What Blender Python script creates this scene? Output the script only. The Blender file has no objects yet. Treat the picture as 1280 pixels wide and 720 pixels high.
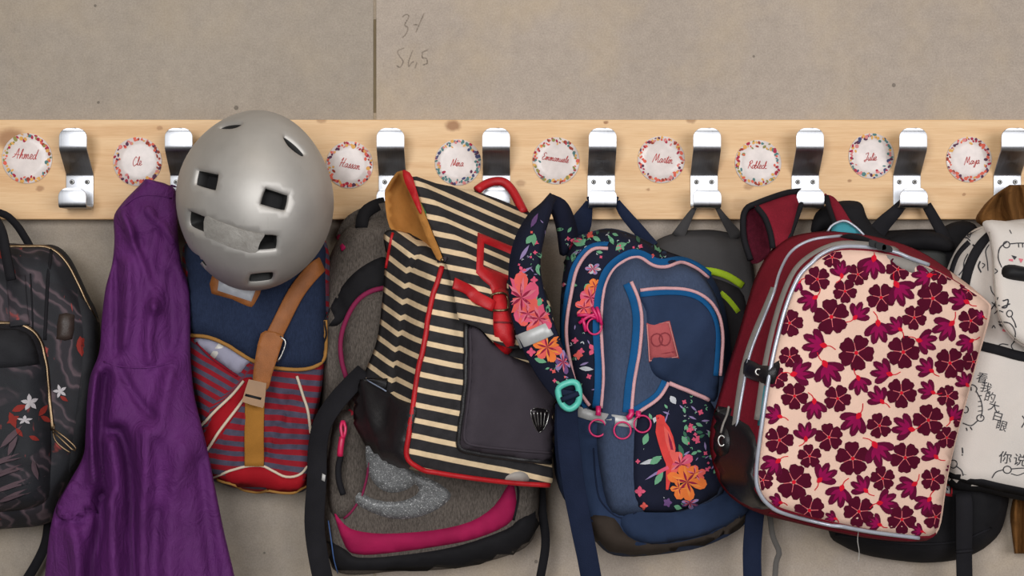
import bpy, bmesh, math, random
import numpy as np
from mathutils import Vector, noise
from mathutils.bvhtree import BVHTree
from mathutils.geometry import delaunay_2d_cdt

scn = bpy.context.scene
COL = scn.collection

# ------------------------------------------------------------------ camera, world, lights, exposure
D = 2.2            # camera to wall, metres
F = 1964.0         # focal length in pixels of a 1280 wide frame
CZ = 1.0           # camera height
cam_d = bpy.data.cameras.new('camera')
cam_d.sensor_width = 36.0
cam_d.lens = F / 1280.0 * 36.0
cam_d.clip_start = 0.05
cam = bpy.data.objects.new('camera', cam_d)
cam.location = (0, -D, CZ)
cam.rotation_euler = (math.pi / 2, 0, 0)
COL.objects.link(cam)
scn.camera = cam

scn.view_settings.view_transform = 'Standard'
scn.view_settings.look = 'None'
scn.view_settings.gamma = 1.0
scn.view_settings.use_curve_mapping = False
scn.view_settings.exposure = 0.0

world = bpy.data.worlds.new('world')
scn.world = world
world.use_nodes = True
wbg = world.node_tree.nodes['Background']
wbg.inputs[0].default_value = (1.0, 0.93, 0.85, 1)
wbg.inputs[1].default_value = 0.09

def area(name, loc, target, sx, sy, power, col):
    l = bpy.data.lights.new(name, 'AREA')
    l.shape = 'RECTANGLE'; l.size = sx; l.size_y = sy; l.energy = power; l.color = col
    o = bpy.data.objects.new(name, l)
    o.location = loc
    o.rotation_euler = (Vector(target) - Vector(loc)).to_track_quat('-Z', 'Y').to_euler()
    COL.objects.link(o)
    return o
# tall daylight windows across the corridor, and a row of ceiling lamps
area('window_light', (-1.0, -4.3, 1.7), (0.1, 0, 1.0), 1.6, 1.7, 98, (0.97, 0.98, 1.0))
area('far_window_light', (1.9, -4.0, 1.45), (0.15, 0, 1.0), 2.4, 1.6, 88, (0.98, 0.98, 1.0))
area('ceiling_light', (-0.25, -1.3, 2.75), (0, -0.2, 1.0), 2.2, 0.5, 9, (1.0, 0.9, 0.78))

# ------------------------------------------------------------------ helpers
def P(px, py, d):
    t = (D - d) / F
    return Vector(((px - 640) * t, -d, CZ - (py - 360) * t))
def pxw(n, d):
    return n * (D - d) / F
CAMP = Vector((0, -D, CZ))

def lin(c):
    r = []
    for v in c[:3]:
        v = v / 255.0
        r.append(v / 12.92 if v <= 0.04045 else ((v + 0.055) / 1.055) ** 2.4)
    return (r[0], r[1], r[2], 1.0)

def cr(pts, m=5, closed=False):
    """Catmull-Rom through tuples of any length"""
    n = len(pts); out = []
    A = [np.array(p, float) for p in pts]
    segs = n if closed else n - 1
    for i in range(segs):
        if closed:
            p0, p1, p2, p3 = A[(i - 1) % n], A[i], A[(i + 1) % n], A[(i + 2) % n]
        else:
            p0 = A[i - 1] if i > 0 else 2 * A[0] - A[1]
            p1, p2 = A[i], A[i + 1]
            p3 = A[i + 2] if i + 2 < n else 2 * A[-1] - A[-2]
        for k in range(m):
            t = k / m
            out.append(tuple(0.5 * ((2 * p1) + (p2 - p0) * t + (2 * p0 - 5 * p1 + 4 * p2 - p3) * t * t
                                    + (3 * p1 - p0 - 3 * p2 + p3) * t ** 3)))
    if not closed:
        out.append(tuple(A[-1]))
    return out

def thing(name, label, cat, loc, group=None):
    o = bpy.data.objects.new(name, None)
    o.empty_display_size = 0.02
    COL.objects.link(o)
    o.location = loc
    o['label'] = label; o['category'] = cat
    if group: o['group'] = group
    return o

def mk(name, verts, faces, mats, parent=None, smooth=True, uv=None, fm=None, kind=None, label=None):
    me = bpy.data.meshes.new(name)
    me.from_pydata([tuple(v) for v in verts], [], faces)
    if not isinstance(mats, (list, tuple)): mats = [mats]
    for mm in mats: me.materials.append(mm)
    if fm: me.polygons.foreach_set('material_index', fm)
    if smooth: me.polygons.foreach_set('use_smooth', [True] * len(me.polygons))
    if uv is not None:
        ul = me.uv_layers.new(name='UVMap')
        li = np.zeros(len(me.loops), int); me.loops.foreach_get('vertex_index', li)
        arr = np.array(uv, float)[li]
        ul.data.foreach_set('uv', arr.ravel())
    me.validate(); me.update()
    bm = bmesh.new(); bm.from_mesh(me)
    bmesh.ops.recalc_face_normals(bm, faces=bm.faces)
    bm.to_mesh(me); bm.free()
    o = bpy.data.objects.new(name, me)
    COL.objects.link(o)
    if parent is not None:
        o.parent = parent
        if parent.parent is None and parent.type == 'EMPTY':
            o.location = -parent.location
    if kind: o['kind'] = kind
    if label: o['label'] = label
    return o

class Surf:
    """a modelled surface that trims, prints and zips are laid onto"""
    def __init__(self, *objs):
        V = []; Fc = []
        for o in objs:
            b = len(V)
            V += [v.co.copy() for v in o.data.vertices]
            Fc += [tuple(b + i for i in p.vertices) for p in o.data.polygons]
        self.t = BVHTree.FromPolygons(V, Fc)
        self.d = -sum(v.y for v in V) / len(V)
    def hit(self, px, py):
        dr = (P(px, py, 0) - CAMP).normalized()
        l, n, i, s = self.t.ray_cast(CAMP, dr)
        if l is None:
            l, n, i, s = self.t.find_nearest(P(px, py, self.d))
            n = -dr
        if n.dot(dr) > 0: n = -n
        n = (n - dr * 0.35).normalized()
        return l, n
    def at(self, px, py, off=0.0):
        l, n = self.hit(px, py)
        return l + n * off

def inpoly(pts, poly):
    x, y = pts[:, 0], pts[:, 1]
    r = np.zeros(len(pts), bool)
    q = np.array(poly)
    j = len(q) - 1
    for i in range(len(q)):
        xi, yi, xj, yj = q[i, 0], q[i, 1], q[j, 0], q[j, 1]
        if yi != yj:
            r ^= ((yi > y) != (yj > y)) & (x < (xj - xi) * (y - yi) / (yj - yi) + xi)
        j = i
    return r

def pdist(pts, poly, closed=True):
    q = np.array(poly)[:, :2]
    best = np.full(len(pts), 1e9)
    n = len(q)
    for i in range(n if closed else n - 1):
        a, b = q[i], q[(i + 1) % n]
        ab = b - a; L = ab.dot(ab)
        if L < 1e-12:
            dd = np.hypot(*(pts - a).T)
        else:
            t = np.clip(((pts - a) @ ab) / L, 0, 1)
            dd = np.hypot(*(pts - (a + t[:, None] * ab)).T)
        best = np.minimum(best, dd)
    return best

def cdt(outer, holes, step, lines=()):
    """triangulate a 2-D outline with interior points; returns pts, tris, n_boundary"""
    pts = [tuple(p[:2]) for p in outer]; edges = [(i, (i + 1) % len(outer)) for i in range(len(outer))]
    nb = len(pts)
    rings = [list(outer)] + [list(h) for h in holes] + [list(l) for l in lines]
    for h in list(holes) + list(lines):
        b = len(pts)
        pts += [tuple(p[:2]) for p in h]
        edges += [(b + i, b + (i + 1) % len(h)) for i in range(len(h))]
    q = np.array(pts)
    xs = np.arange(q[:, 0].min(), q[:, 0].max() + step, step)
    ys = np.arange(q[:, 1].min(), q[:, 1].max() + step, step * 0.87)
    G = np.array([(x + (step / 2 if j % 2 else 0), y) for j, y in enumerate(ys) for x in xs])
    keep = inpoly(G, outer)
    G = G[keep]
    if len(G):
        ok = np.ones(len(G), bool)
        for r in rings: ok &= pdist(G, r) > step * 0.5
        for h in holes: ok &= ~inpoly(G, h)
        G = G[ok]
    allp = [Vector(p) for p in pts] + [Vector((float(a), float(b))) for a, b in G]
    v, e, f, ov, oe, of = delaunay_2d_cdt(allp, edges, [], 0, 1e-5)
    V = np.array([(a.x, a.y) for a in v])
    cen = np.array([V[list(t)].mean(0) for t in f])
    k = inpoly(cen, outer)
    for h in holes: k &= ~inpoly(cen, h)
    T = [tuple(t) for t, kk in zip(f, k) if kk]
    return V, T

def boundary_loops(T):
    cnt = {}
    for t in T:
        for i in range(len(t)):
            a, b = t[i], t[(i + 1) % len(t)]
            if (b, a) in cnt: cnt.pop((b, a))
            else: cnt[(a, b)] = 1
    return list(cnt)

def sm(x):
    x = min(max(x, 0.0), 1.0)
    return math.sin(x * math.pi / 2)

def foldsum(pts, folds):
    r = np.zeros(len(pts))
    for line, amp, w in folds:
        dd = pdist(pts, cr(line, 4), closed=False) if len(line) > 2 else pdist(pts, line, closed=False)
        r += amp * np.exp(-(dd / w) ** 2)
    return r

def patch(name, poly, surf, mat, parent, h=0.002, edge=5, off=0.0006, step=8, m=4, uvf=None, folds=(),
          smooth=True, holes=(), label=None, sink=0.003):
    out = cr(poly, m, True) if m > 1 else list(poly)
    V, T = cdt(out, holes, step)
    dist = pdist(V, out)
    for hh in holes: dist = np.minimum(dist, pdist(V, hh))
    fo = foldsum(V, folds) if folds else np.zeros(len(V))
    verts = []; base = []
    for (x, y), dd, ff in zip(V, dist, fo):
        l, n = surf.hit(x, y)
        verts.append(l + n * (off + h * sm(dd / edge) + ff * sm(dd / edge)))
        base.append(l - n * sink)
    faces = list(T)
    nv = len(verts); mp = {}
    for a, b in boundary_loops(T):
        for i in (a, b):
            if i not in mp:
                mp[i] = len(verts); verts.append(base[i])
        faces.append((b, a, mp[a], mp[b]))
    uv = None
    if uvf:
        inv = {v: k for k, v in mp.items()}
        uv = [uvf(*V[i]) if i < nv else uvf(*V[inv[i]]) for i in range(len(verts))]
    return mk(name, verts, faces, mat, parent, smooth, uv, label=label)

def sweep(name, pts, prof, mat, parent, normals=None, widths=None, cap=True, closed=False, smooth=True, label=None):
    """sweep profile [(u,v)..] (u across, v along normal) on 3-D points"""
    pts = [Vector(p) for p in pts]
    n = len(pts); verts = []; faces = []; K = len(prof)
    N = None
    for i, p in enumerate(pts):
        a = pts[i - 1] if i > 0 else (pts[-1] if closed else p)
        b = pts[i + 1] if i < n - 1 else (pts[0] if closed else p)
        t = (b - a)
        t = t.normalized() if t.length > 1e-9 else Vector((0, 0, 1))
        if normals is not None:
            nn = Vector(normals[i])
        else:
            nn = N if N is not None else (t.orthogonal())
        nn = nn - t * nn.dot(t)
        if nn.length < 1e-6: nn = t.orthogonal()
        nn.normalize(); N = nn
        s = t.cross(nn)
        w = widths[i] if widths is not None else (1.0, 1.0)
        if not isinstance(w, tuple): w = (w, 1.0)
        for u, v in prof:
            verts.append(p + s * (u * w[0]) + nn * (v * w[1]))
    R = n if closed else n - 1
    for i in range(R):
        j = (i + 1) % n
        for k in range(K):
            k2 = (k + 1) % K
            faces.append((i * K + k, i * K + k2, j * K + k2, j * K + k))
    if cap and not closed:
        faces.append(tuple(range(K - 1, -1, -1)))
        faces.append(tuple((n - 1) * K + k for k in range(K)))
    return mk(name, verts, faces, mat, parent, smooth, label=label)

def circ(r, k=8):
    return [(r * math.cos(2 * math.pi * i / k), r * math.sin(2 * math.pi * i / k)) for i in range(k)]
def flat(w, t):
    b = min(t * 0.45, w * 0.2)
    return [(-w / 2 + b, -t / 2), (w / 2 - b, -t / 2), (w / 2, -t / 2 + b), (w / 2, t / 2 - b),
            (w / 2 - b, t / 2), (-w / 2 + b, t / 2), (-w / 2, t / 2 - b), (-w / 2, -t / 2 + b)]

def resample(q, step):
    a = np.array(q, float); s = np.concatenate([[0], np.cumsum(np.hypot(*np.diff(a[:, :2], axis=0).T))])
    n = max(2, int(s[-1] / step) + 1)
    t = np.linspace(0, s[-1], n)
    return [tuple(np.interp(x, s, a[:, k]) for k in range(a.shape[1])) for x in t]

def stube(name, path, surf, r, mat, parent, off=0.0, step=5, closed=False, k=8, label=None):
    """cord / piping / zip coil laid along a surface"""
    q = cr(path, 6, closed)
    if not closed: q = resample(q, step)
    pts = [surf.at(x[0], x[1], off) for x in q]
    for it in range(1):
        pts = [pts[i] if (i in (0, len(pts) - 1) and not closed) else (pts[i - 1] + pts[i] * 2 + pts[(i + 1) % len(pts)]) / 4 for i in range(len(pts))]
    return sweep(name, pts, circ(r, k), mat, parent, closed=closed, label=label)

def sribbon(name, path, surf, w, t, mat, parent, off=None, step=6, widths=None, label=None):
    """flat band laid along a surface, w in pixels, t in metres"""
    q = resample(cr(path, 6), step)
    pts = []; ns = []
    for x in q:
        l, n = surf.hit(x[0], x[1])
        pts.append(l + n * (t / 2 if off is None else off)); ns.append(n)
    for it in range(2):
        pts = [pts[0]] + [(pts[i - 1] + pts[i] * 2 + pts[i + 1]) / 4 for i in range(1, len(pts) - 1)] + [pts[-1]]
        ns = [ns[0]] + [(ns[i - 1] + ns[i] + ns[i + 1]).normalized() for i in range(1, len(ns) - 1)] + [ns[-1]]
    wm = pxw(w, surf.d)
    return sweep(name, pts, flat(wm, t), mat, parent, normals=ns, label=label,
                 widths=None if widths is None else [widths(i / (len(q) - 1)) for i in range(len(q))])

def strap(name, path, w, t, mat, parent, nrm=None, step=6, twist=None, label=None):
    """free hanging band through (px, py, depth[, width px]) points"""
    q = resample(cr(path, 6), step)
    pts = [P(x[0], x[1], x[2]) for x in q]
    ws = [pxw(x[3] if len(x) > 3 else w, x[2]) for x in q]
    n0 = Vector(nrm) if nrm else Vector((0, -1, 0))
    ns = []
    for i, x in enumerate(q):
        f = i / (len(q) - 1)
        if twist:
            a = twist[0] + (twist[1] - twist[0]) * f
            ns.append(Vector((math.sin(a), -math.cos(a), 0)))
        else: ns.append(n0)
    return sweep(name, pts, flat(1.0, t) if False else [(u, v * t) for u, v in
                 [(-.47, -.5), (.47, -.5), (.5, -.2), (.5, .2), (.47, .5), (-.47, .5), (-.5, .2), (-.5, -.2)]],
                 mat, parent, normals=ns, widths=ws, label=label)

def cord(name, path, r, mat, parent, step=4, k=8, closed=False, label=None):
    q = cr(path, 6, closed)
    if not closed: q = resample(q, step)
    return sweep(name, [P(*x[:3]) for x in q], circ(r, k), mat, parent, closed=closed, label=label)

def body(name, loops, mat, parent, bulge=0.02, m=4, rings=10, mid=3, power=2.5, wob=0.0, wscale=14.0, folds=(), uvf=None,
         center=None, seed=0, label=None):
    """soft bag: lofted outlines from the back panel to the front panel, pillowed front"""
    L = [cr([(p[0], p[1], p[2] if len(p) > 2 else d) for p in pts], m, True) for pts, d in loops]
    N = len(L[0])
    if mid > 1:
        L = [[c[i] for c in cols] for i in range((len(L) - 1) * mid + 1) for cols in [[cr([l[j] for l in L], mid) for j in range(N)]]] \
            if False else list(map(list, zip(*[cr([l[j] for l in L], mid) for j in range(N)])))
    V = []; front = []
    for li, l in enumerate(L):
        for p in l: V.append(p); front.append(li / (len(L) - 1))
    last = np.array(L[-1])
    c = last.mean(0) if center is None else np.array([center[0], center[1], last[:, 2].mean() if len(center) < 3 else center[2]])
    for k in range(1, rings):
        s = 1 - k / rings
        for p in last:
            q = c + (p - c) * s
            V.append((q[0], q[1], q[2] + bulge * (1 - s ** power))); front.append(1.0)
    V.append((c[0], c[1], c[2] + bulge)); front.append(1.0)
    nl = len(L) + rings - 1
    faces = []
    for i in range(nl - 1):
        for k in range(N):
            k2 = (k + 1) % N
            faces.append((i * N + k, i * N + k2, (i + 1) * N + k2, (i + 1) * N + k))
    ci = len(V) - 1
    for k in range(N): faces.append(((nl - 1) * N + k, (nl - 1) * N + (k + 1) % N, ci))
    faces.append(tuple(range(N - 1, -1, -1)))
    A = np.array(V)
    fs = foldsum(A[:, :2], folds) if folds else np.zeros(len(A))
    out = []
    for (x, y, d), f, ff in zip(A, front, fs):
        p = P(x, y, d)
        if f > 0:
            nv = noise.noise_vector(p * wscale + Vector((seed, 0, 0)))
            p = p + nv * (wob * min(1, f * 1.5))
            p.y -= ff * min(1, f)
        out.append(p)
    uv = [uvf(a[0], a[1]) for a in A] if uvf else None
    return mk(name, out, faces, mat, parent, True, uv, label=label)

def remat(o, mat, test):
    """second cloth on part of a bag: test(px, py) of the face centre"""
    o.data.materials.append(mat); k = len(o.data.materials) - 1
    for p in o.data.polygons:
        c = p.center; t = (D + c.y) / F
        if test(640 + c.x / t, 360 - (c.z - CZ) / t): p.material_index = k

def decals(name, polys, surf, mats, parent, label=None, smooth=False, clip=None, kind=None):
    """flat print: polys = [(points px, material index, offset m)]"""
    V = []; Fc = []; fm = []
    for pts, mi, off in polys:
        if clip is not None:
            pts = clip_poly(pts, clip)
            if len(pts) < 3: continue
        b = len(V)
        n = len(pts)
        cx = sum(p[0] for p in pts) / n; cy = sum(p[1] for p in pts) / n
        for p in pts: V.append(surf.at(p[0], p[1], off))
        V.append(surf.at(cx, cy, off))
        for i in range(n):
            Fc.append((b + i, b + (i + 1) % n, b + n)); fm.append(mi)
    return mk(name, V, Fc, mats, parent, smooth, fm=fm, label=label, kind=kind)

def clip_poly(pts, conv):
    """Sutherland-Hodgman against a convex outline"""
    area_ = sum(conv[i][0] * conv[(i + 1) % len(conv)][1] - conv[(i + 1) % len(conv)][0] * conv[i][1] for i in range(len(conv)))
    sgn = 1 if area_ > 0 else -1
    out = [tuple(p[:2]) for p in pts]
    for i in range(len(conv)):
        a = conv[i]; b = conv[(i + 1) % len(conv)]
        ins = lambda p: sgn * ((b[0] - a[0]) * (p[1] - a[1]) - (b[1] - a[1]) * (p[0] - a[0])) >= 0
        new = []
        for j in range(len(out)):
            p, q = out[j], out[(j + 1) % len(out)]
            ip, iq = ins(p), ins(q)
            if ip: new.append(p)
            if ip != iq:
                d1 = (b[0] - a[0]) * (p[1] - a[1]) - (b[1] - a[1]) * (p[0] - a[0])
                d2 = (b[0] - a[0]) * (q[1] - a[1]) - (b[1] - a[1]) * (q[0] - a[0])
                t = d1 / (d1 - d2)
                new.append((p[0] + (q[0] - p[0]) * t, p[1] + (q[1] - p[1]) * t))
        out = new
        if len(out) < 3: return []
    return out

def line_poly(pts, w):
    """thin drawn line as little quads"""
    r = []
    for (x0, y0), (x1, y1) in zip(pts[:-1], pts[1:]):
        dx, dy = x1 - x0, y1 - y0; L = math.hypot(dx, dy) or 1
        nx, ny = -dy / L * w / 2, dx / L * w / 2; ex, ey = dx / L * w * .35, dy / L * w * .35
        r.append([(x0 + nx - ex, y0 + ny - ey), (x1 + nx + ex, y1 + ny + ey), (x1 - nx + ex, y1 - ny + ey), (x0 - nx - ex, y0 - ny - ey)])
    return r

def box(name, x0, x1, y0, y1, z0, z1, mat, parent=None, bev=0.0, **kw):
    bm = bmesh.new()
    bmesh.ops.create_cube(bm, size=1)
    for v in bm.verts:
        v.co = Vector(((x0 + x1) / 2 + v.co.x * (x1 - x0), (y0 + y1) / 2 + v.co.y * (y1 - y0), (z0 + z1) / 2 + v.co.z * (z1 - z0)))
    if bev: bmesh.ops.bevel(bm, geom=bm.edges[:], offset=bev, segments=2, affect='EDGES', profile=0.5)
    V = [v.co.copy() for v in bm.verts]; bm.verts.index_update()
    Fc = [tuple(v.index for v in f.verts) for f in bm.faces]
    bm.free()
    return mk(name, V, Fc, mat, parent, smooth=False, **kw)

def slab(name, quad, d0, d1, mat, parent, m=1, label=None):
    """small solid plate from a pixel outline between two depths"""
    q = cr(quad, m, True) if m > 1 else quad
    n = len(q)
    V = [P(x, y, d0) for x, y in q] + [P(x, y, d1) for x, y in q]
    Fc = [tuple(range(n)), tuple(range(2 * n - 1, n - 1, -1))] + [(i, (i + 1) % n, n + (i + 1) % n, n + i) for i in range(n)]
    return mk(name, V, Fc, mat, parent, smooth=False, label=label)

def sheet(name, pts, mat, parent, thick=.003, bulge=0., edge=20, step=7, m=3, uvf=None, folds=(), wob=0.0):
    """free cloth sheet through an outline of (px, py, depth)"""
    o3 = cr(pts, m, True)
    V2, T = cdt(o3, [], step)
    q = np.array(o3); dist = pdist(V2, o3); fs = foldsum(V2, folds) if folds else np.zeros(len(V2))
    top = []; bot = []
    for (x, y), dd, f in zip(V2, dist, fs):
        w = 1 / (np.hypot(q[:, 0] - x, q[:, 1] - y) ** 2 + .5)
        d = float((w * q[:, 2]).sum() / w.sum()) + bulge * sm(dd / edge) + f
        d += wob * noise.noise(Vector((x * .05, y * .05, 3)))
        top.append(P(x, y, d)); bot.append(P(x, y, d - thick))
    n = len(top)
    Fc = list(T) + [tuple(n + i for i in t[::-1]) for t in T] + [(b, a, a + n, b + n) for a, b in boundary_loops(T)]
    uv = None
    if uvf: uv = [uvf(*p) for p in V2] * 2
    return mk(name, top + bot, Fc, mat, parent, True, uv)

# ------------------------------------------------------------------ materials
class NT:
    def __init__(self, name):
        self.m = bpy.data.materials.new(name); self.m.use_nodes = True
        self.t = self.m.node_tree; self.b = self.t.nodes['Principled BSDF']
    def n(self, typ, **kw):
        nd = self.t.nodes.new(typ)
        for k, v in kw.items():
            if k.startswith('i_'):
                key = k[2:]
                key = int(key) if key.isdigit() else key.replace('_', ' ')
                nd.inputs[key].default_value = v
            else: setattr(nd, k, v)
        return nd
    def l(self, a, b): self.t.links.new(a, b)
    def obj(self, sx=1, sy=1, sz=1):
        tc = self.n('ShaderNodeTexCoord'); mp = self.n('ShaderNodeMapping')
        mp.inputs['Scale'].default_value = (sx, sy, sz)
        self.l(tc.outputs['Object'], mp.inputs['Vector'])
        return mp.outputs['Vector']
    def noise(self, vec, scale, detail=4, rough=.55, dist=0):
        nd = self.n('ShaderNodeTexNoise'); nd.inputs['Scale'].default_value = scale
        nd.inputs['Detail'].default_value = detail; nd.inputs['Roughness'].default_value = rough
        nd.inputs['Distortion'].default_value = dist
        self.l(vec, nd.inputs['Vector']); return nd.outputs['Fac']
    def ramp(self, fac, stops, interp='LINEAR'):
        r = self.n('ShaderNodeValToRGB'); r.color_ramp.interpolation = interp
        el = r.color_ramp.elements
        while len(el) < len(stops): el.new(0.5)
        for e, (p, c) in zip(el, stops): e.position = p; e.color = c
        self.l(fac, r.inputs['Fac']); return r.outputs['Color']
    def mix(self, fac, a, b, mode='MIX'):
        x = self.n('ShaderNodeMix', data_type='RGBA', blend_type=mode)
        for s, v in ((0, fac), (6, a), (7, b)):
            if hasattr(v, 'is_linked'): self.l(v, x.inputs[s])
            else: x.inputs[s].default_value = v
        return x.outputs[2]
    def math(self, op, a, b=0.0, c=None):
        x = self.n('ShaderNodeMath', operation=op)
        for s, v in ((0, a), (1, b)) + (((2, c),) if c is not None else ()):
            if hasattr(v, 'is_linked'): self.l(v, x.inputs[s])
            else: x.inputs[s].default_value = v
        return x.outputs[0]
    def bump(self, h, strength, dist=0.001):
        b = self.n('ShaderNodeBump'); b.inputs['Strength'].default_value = strength; b.inputs['Distance'].default_value = dist
        self.l(h, b.inputs['Height']); self.l(b.outputs['Normal'], self.b.inputs['Normal'])
    def col(self, c):
        if hasattr(c, 'is_linked'): self.l(c, self.b.inputs['Base Color'])
        else: self.b.inputs['Base Color'].default_value = c
    def set(self, rough=None, metal=None, spec=None, sheen=None, coat=None):
        if rough is not None: self.b.inputs['Roughness'].default_value = rough
        if metal is not None: self.b.inputs['Metallic'].default_value = metal
        if spec is not None: self.b.inputs['Specular IOR Level'].default_value = spec
        if sheen is not None: self.b.inputs['Sheen Weight'].default_value = sheen
        if coat is not None: self.b.inputs['Coat Weight'].default_value = coat

def scl(c, f): return (c[0] * f, c[1] * f, c[2] * f, 1)

def fabric(name, c, rough=.85, var=.22, scale=25, bump=.25, weave=1100, spec=.12, mel=0.0, wr=0.0):
    """woven cloth: soft colour variation, fine thread relief, optional melange and creases"""
    T = NT(name); v = T.obj()
    base = lin(c)
    n1 = T.noise(v, scale, 5, .6)
    colr = T.ramp(n1, [(.25, scl(base, 1 - var)), (.75, scl(base, 1 + var))])
    if mel:
        vv = T.obj(1, 1, .25)
        n2 = T.noise(vv, 700, 3, .7)
        colr = T.mix(mel, colr, T.ramp(n2, [(.35, scl(base, .35)), (.65, scl(base, 1.9))]))
    T.col(colr)
    h = T.noise(v, weave, 2, .5)
    if wr:
        h = T.math('MULTIPLY_ADD', T.noise(v, 60, 6, .6, .6), wr, h)
    T.bump(h, bump, .0012)
    T.set(rough, 0, spec)
    return T.m

def plain(name, c, rough=.5, metal=0, spec=.5, bump=0, coat=0):
    T = NT(name); v = T.obj(); base = lin(c)
    T.col(T.ramp(T.noise(v, 60, 3), [(.3, scl(base, .9)), (.7, scl(base, 1.1))]))
    if bump: T.bump(T.noise(v, 400, 3), bump)
    T.set(rough, metal, spec, coat=coat)
    return T.m

def leather(name, c, rough=.45):
    T = NT(name); v = T.obj(); base = lin(c)
    T.col(T.ramp(T.noise(v, 35, 6, .65), [(.25, scl(base, .68)), (.75, scl(base, 1.2))]))
    vo = T.n('ShaderNodeTexVoronoi'); vo.inputs['Scale'].default_value = 700
    T.l(v, vo.inputs['Vector']); T.bump(vo.outputs['Distance'], .25, .0008)
    T.set(rough, 0, .4)
    return T.m

def stripes(name, dark, light, freq, frac, rough=.85, warp=.06, bump=.25):
    """two-tone woven stripe following the cloth's own UV"""
    T = NT(name); uvn = T.n('ShaderNodeTexCoord')
    sp = T.n('ShaderNodeSeparateXYZ'); T.l(uvn.outputs['UV'], sp.inputs[0])
    v = T.obj()
    w = T.math('MULTIPLY', T.math('SUBTRACT', T.noise(v, 45, 3), .5), warp)
    f = T.math('FRACT', T.math('ADD', T.math('MULTIPLY', sp.outputs[1], freq), w))
    tri = T.math('MULTIPLY', T.math('ABSOLUTE', T.math('SUBTRACT', f, .5)), 2)     # 1 at stripe centre edges
    fac = T.ramp(tri, [(frac - .035, (0, 0, 0, 1)), (frac + .035, (1, 1, 1, 1))])
    n1 = T.noise(v, 90, 4)
    d = T.ramp(n1, [(.3, scl(lin(dark), .8)), (.7, scl(lin(dark), 1.25))])
    g = T.ramp(n1, [(.3, scl(lin(light), .88)), (.7, scl(lin(light), 1.08))])
    T.col(T.mix(fac, g, d))
    T.bump(T.noise(v, 1000, 2), bump, .001)
    T.set(rough, 0, .2)
    return T.m
# ------------------------------------------------------------------ the wall and the floor
def concrete(name, c, stain):
    T = NT(name); v = T.obj()
    base = lin(c)
    a = T.noise(v, 3.2, 6, .62, .3)
    b = T.noise(v, 55, 6, .7)
    g = T.noise(v, 420, 3, .6)
    colr = T.ramp(a, [(.3, scl(base, .78)), (.7, scl(base, 1.14))])
    colr = T.mix(.5, colr, T.ramp(b, [(.3, scl(base, .76)), (.7, scl(base, 1.18))]))
    colr = T.mix(.22, colr, T.ramp(g, [(.35, scl(base, .55)), (.65, scl(base, 1.4))]))
    warm = T.ramp(T.noise(v, 6, 4, .6), [(.48, (0, 0, 0, 1)), (.7, (stain, stain, stain, 1))])
    colr = T.mix(warm, colr, scl(lin((196, 172, 132)), 1))
    vo = T.n('ShaderNodeTexVoronoi'); vo.inputs['Scale'].default_value = 26
    T.l(v, vo.inputs['Vector'])
    sz = T.n('ShaderNodeSeparateColor'); T.l(vo.outputs['Color'], sz.inputs[0])
    lim = T.math('MULTIPLY', T.math('SUBTRACT', sz.outputs[0], .62), .26)
    pore = T.math('LESS_THAN', vo.outputs['Distance'], lim)
    colr = T.mix(T.math('MULTIPLY', pore, .65), colr, scl(base, .25))
    T.col(colr)
    T.bump(T.math('SUBTRACT', T.math('MULTIPLY_ADD', b, .6, T.math('MULTIPLY', g, .4)), T.math('MULTIPLY', pore, .8)), .3, .0015)
    T.set(.85, 0, .25)
    return T.m
M_conL = concrete('concrete_grey', (158, 147, 134), .16)
M_conR = concrete('concrete_pale', (170, 157, 144), .3)
M_gap = plain('joint_mortar', (112, 98, 74), .95)
M_fill = concrete('joint_filler', (150, 136, 118), .3)
M_floor = plain('floor_linoleum', (78, 70, 62), .5)

jx = P(468.5, 0, 0).x
wall = box('wall_back', -2.2, 2.2, .012, .2, 0, 2.9, M_gap); wall['kind'] = 'structure'
wall['label'] = 'bare grey concrete wall with a vertical joint'
box('concrete_panel', -2.2, jx - .0022, 0, .012, 0, 2.9, M_conL, wall)
box('concrete_panel', jx + .0022, 2.2, 0, .012, 0, 2.9, M_conR, wall)
# the joint is open only from above the rack upwards for a hand's length
z0 = P(0, 24, 0).z; z1 = P(0, 141, 0).z
box('joint_filler', jx - .0022, jx + .0022, .0012, .012, z0, 2.9, M_fill, wall)
box('joint_filler', jx - .0022, jx + .0022, .0012, .012, 0, z1, M_fill, wall)
box('joint_mortar', jx - .0022, jx + .0022, .0022, .012, z1, z0, M_gap, wall)
fl = box('floor', -3.2, 3.2, -5.2, .2, -.05, 0, M_floor); fl['kind'] = 'structure'
# pencilled figures on the concrete
M_pencil = plain('pencil_graphite', (142, 129, 115), .8)
wsurf = Surf(wall, *[c for c in wall.children])
def pencil(strokes):
    pl = []
    for s in strokes:
        for q in line_poly(cr(s, 4), 1.3): pl.append((q, 0, .0004))
    return pl
st31 = [[(503, 21), (508, 18), (511, 21), (506, 31), (510, 35), (507, 43), (503, 47)], [(530, 17), (526, 26), (520, 40)], [(517, 31), (522, 31)]]
st565 = [[(505, 60), (497, 64), (500, 71), (504, 77), (500, 84), (496, 82)], [(516, 63), (511, 76), (511, 83), (514, 79), (517, 77)],
         [(521, 78), (519, 85)], [(535, 62), (527, 66)], [(528, 66), (528, 72), (533, 73), (534, 79), (529, 81)]]
decals('pencil_mark', pencil(st31), wsurf, [M_pencil], wall)
decals('pencil_mark', pencil(st565), wsurf, [M_pencil], wall)

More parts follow.
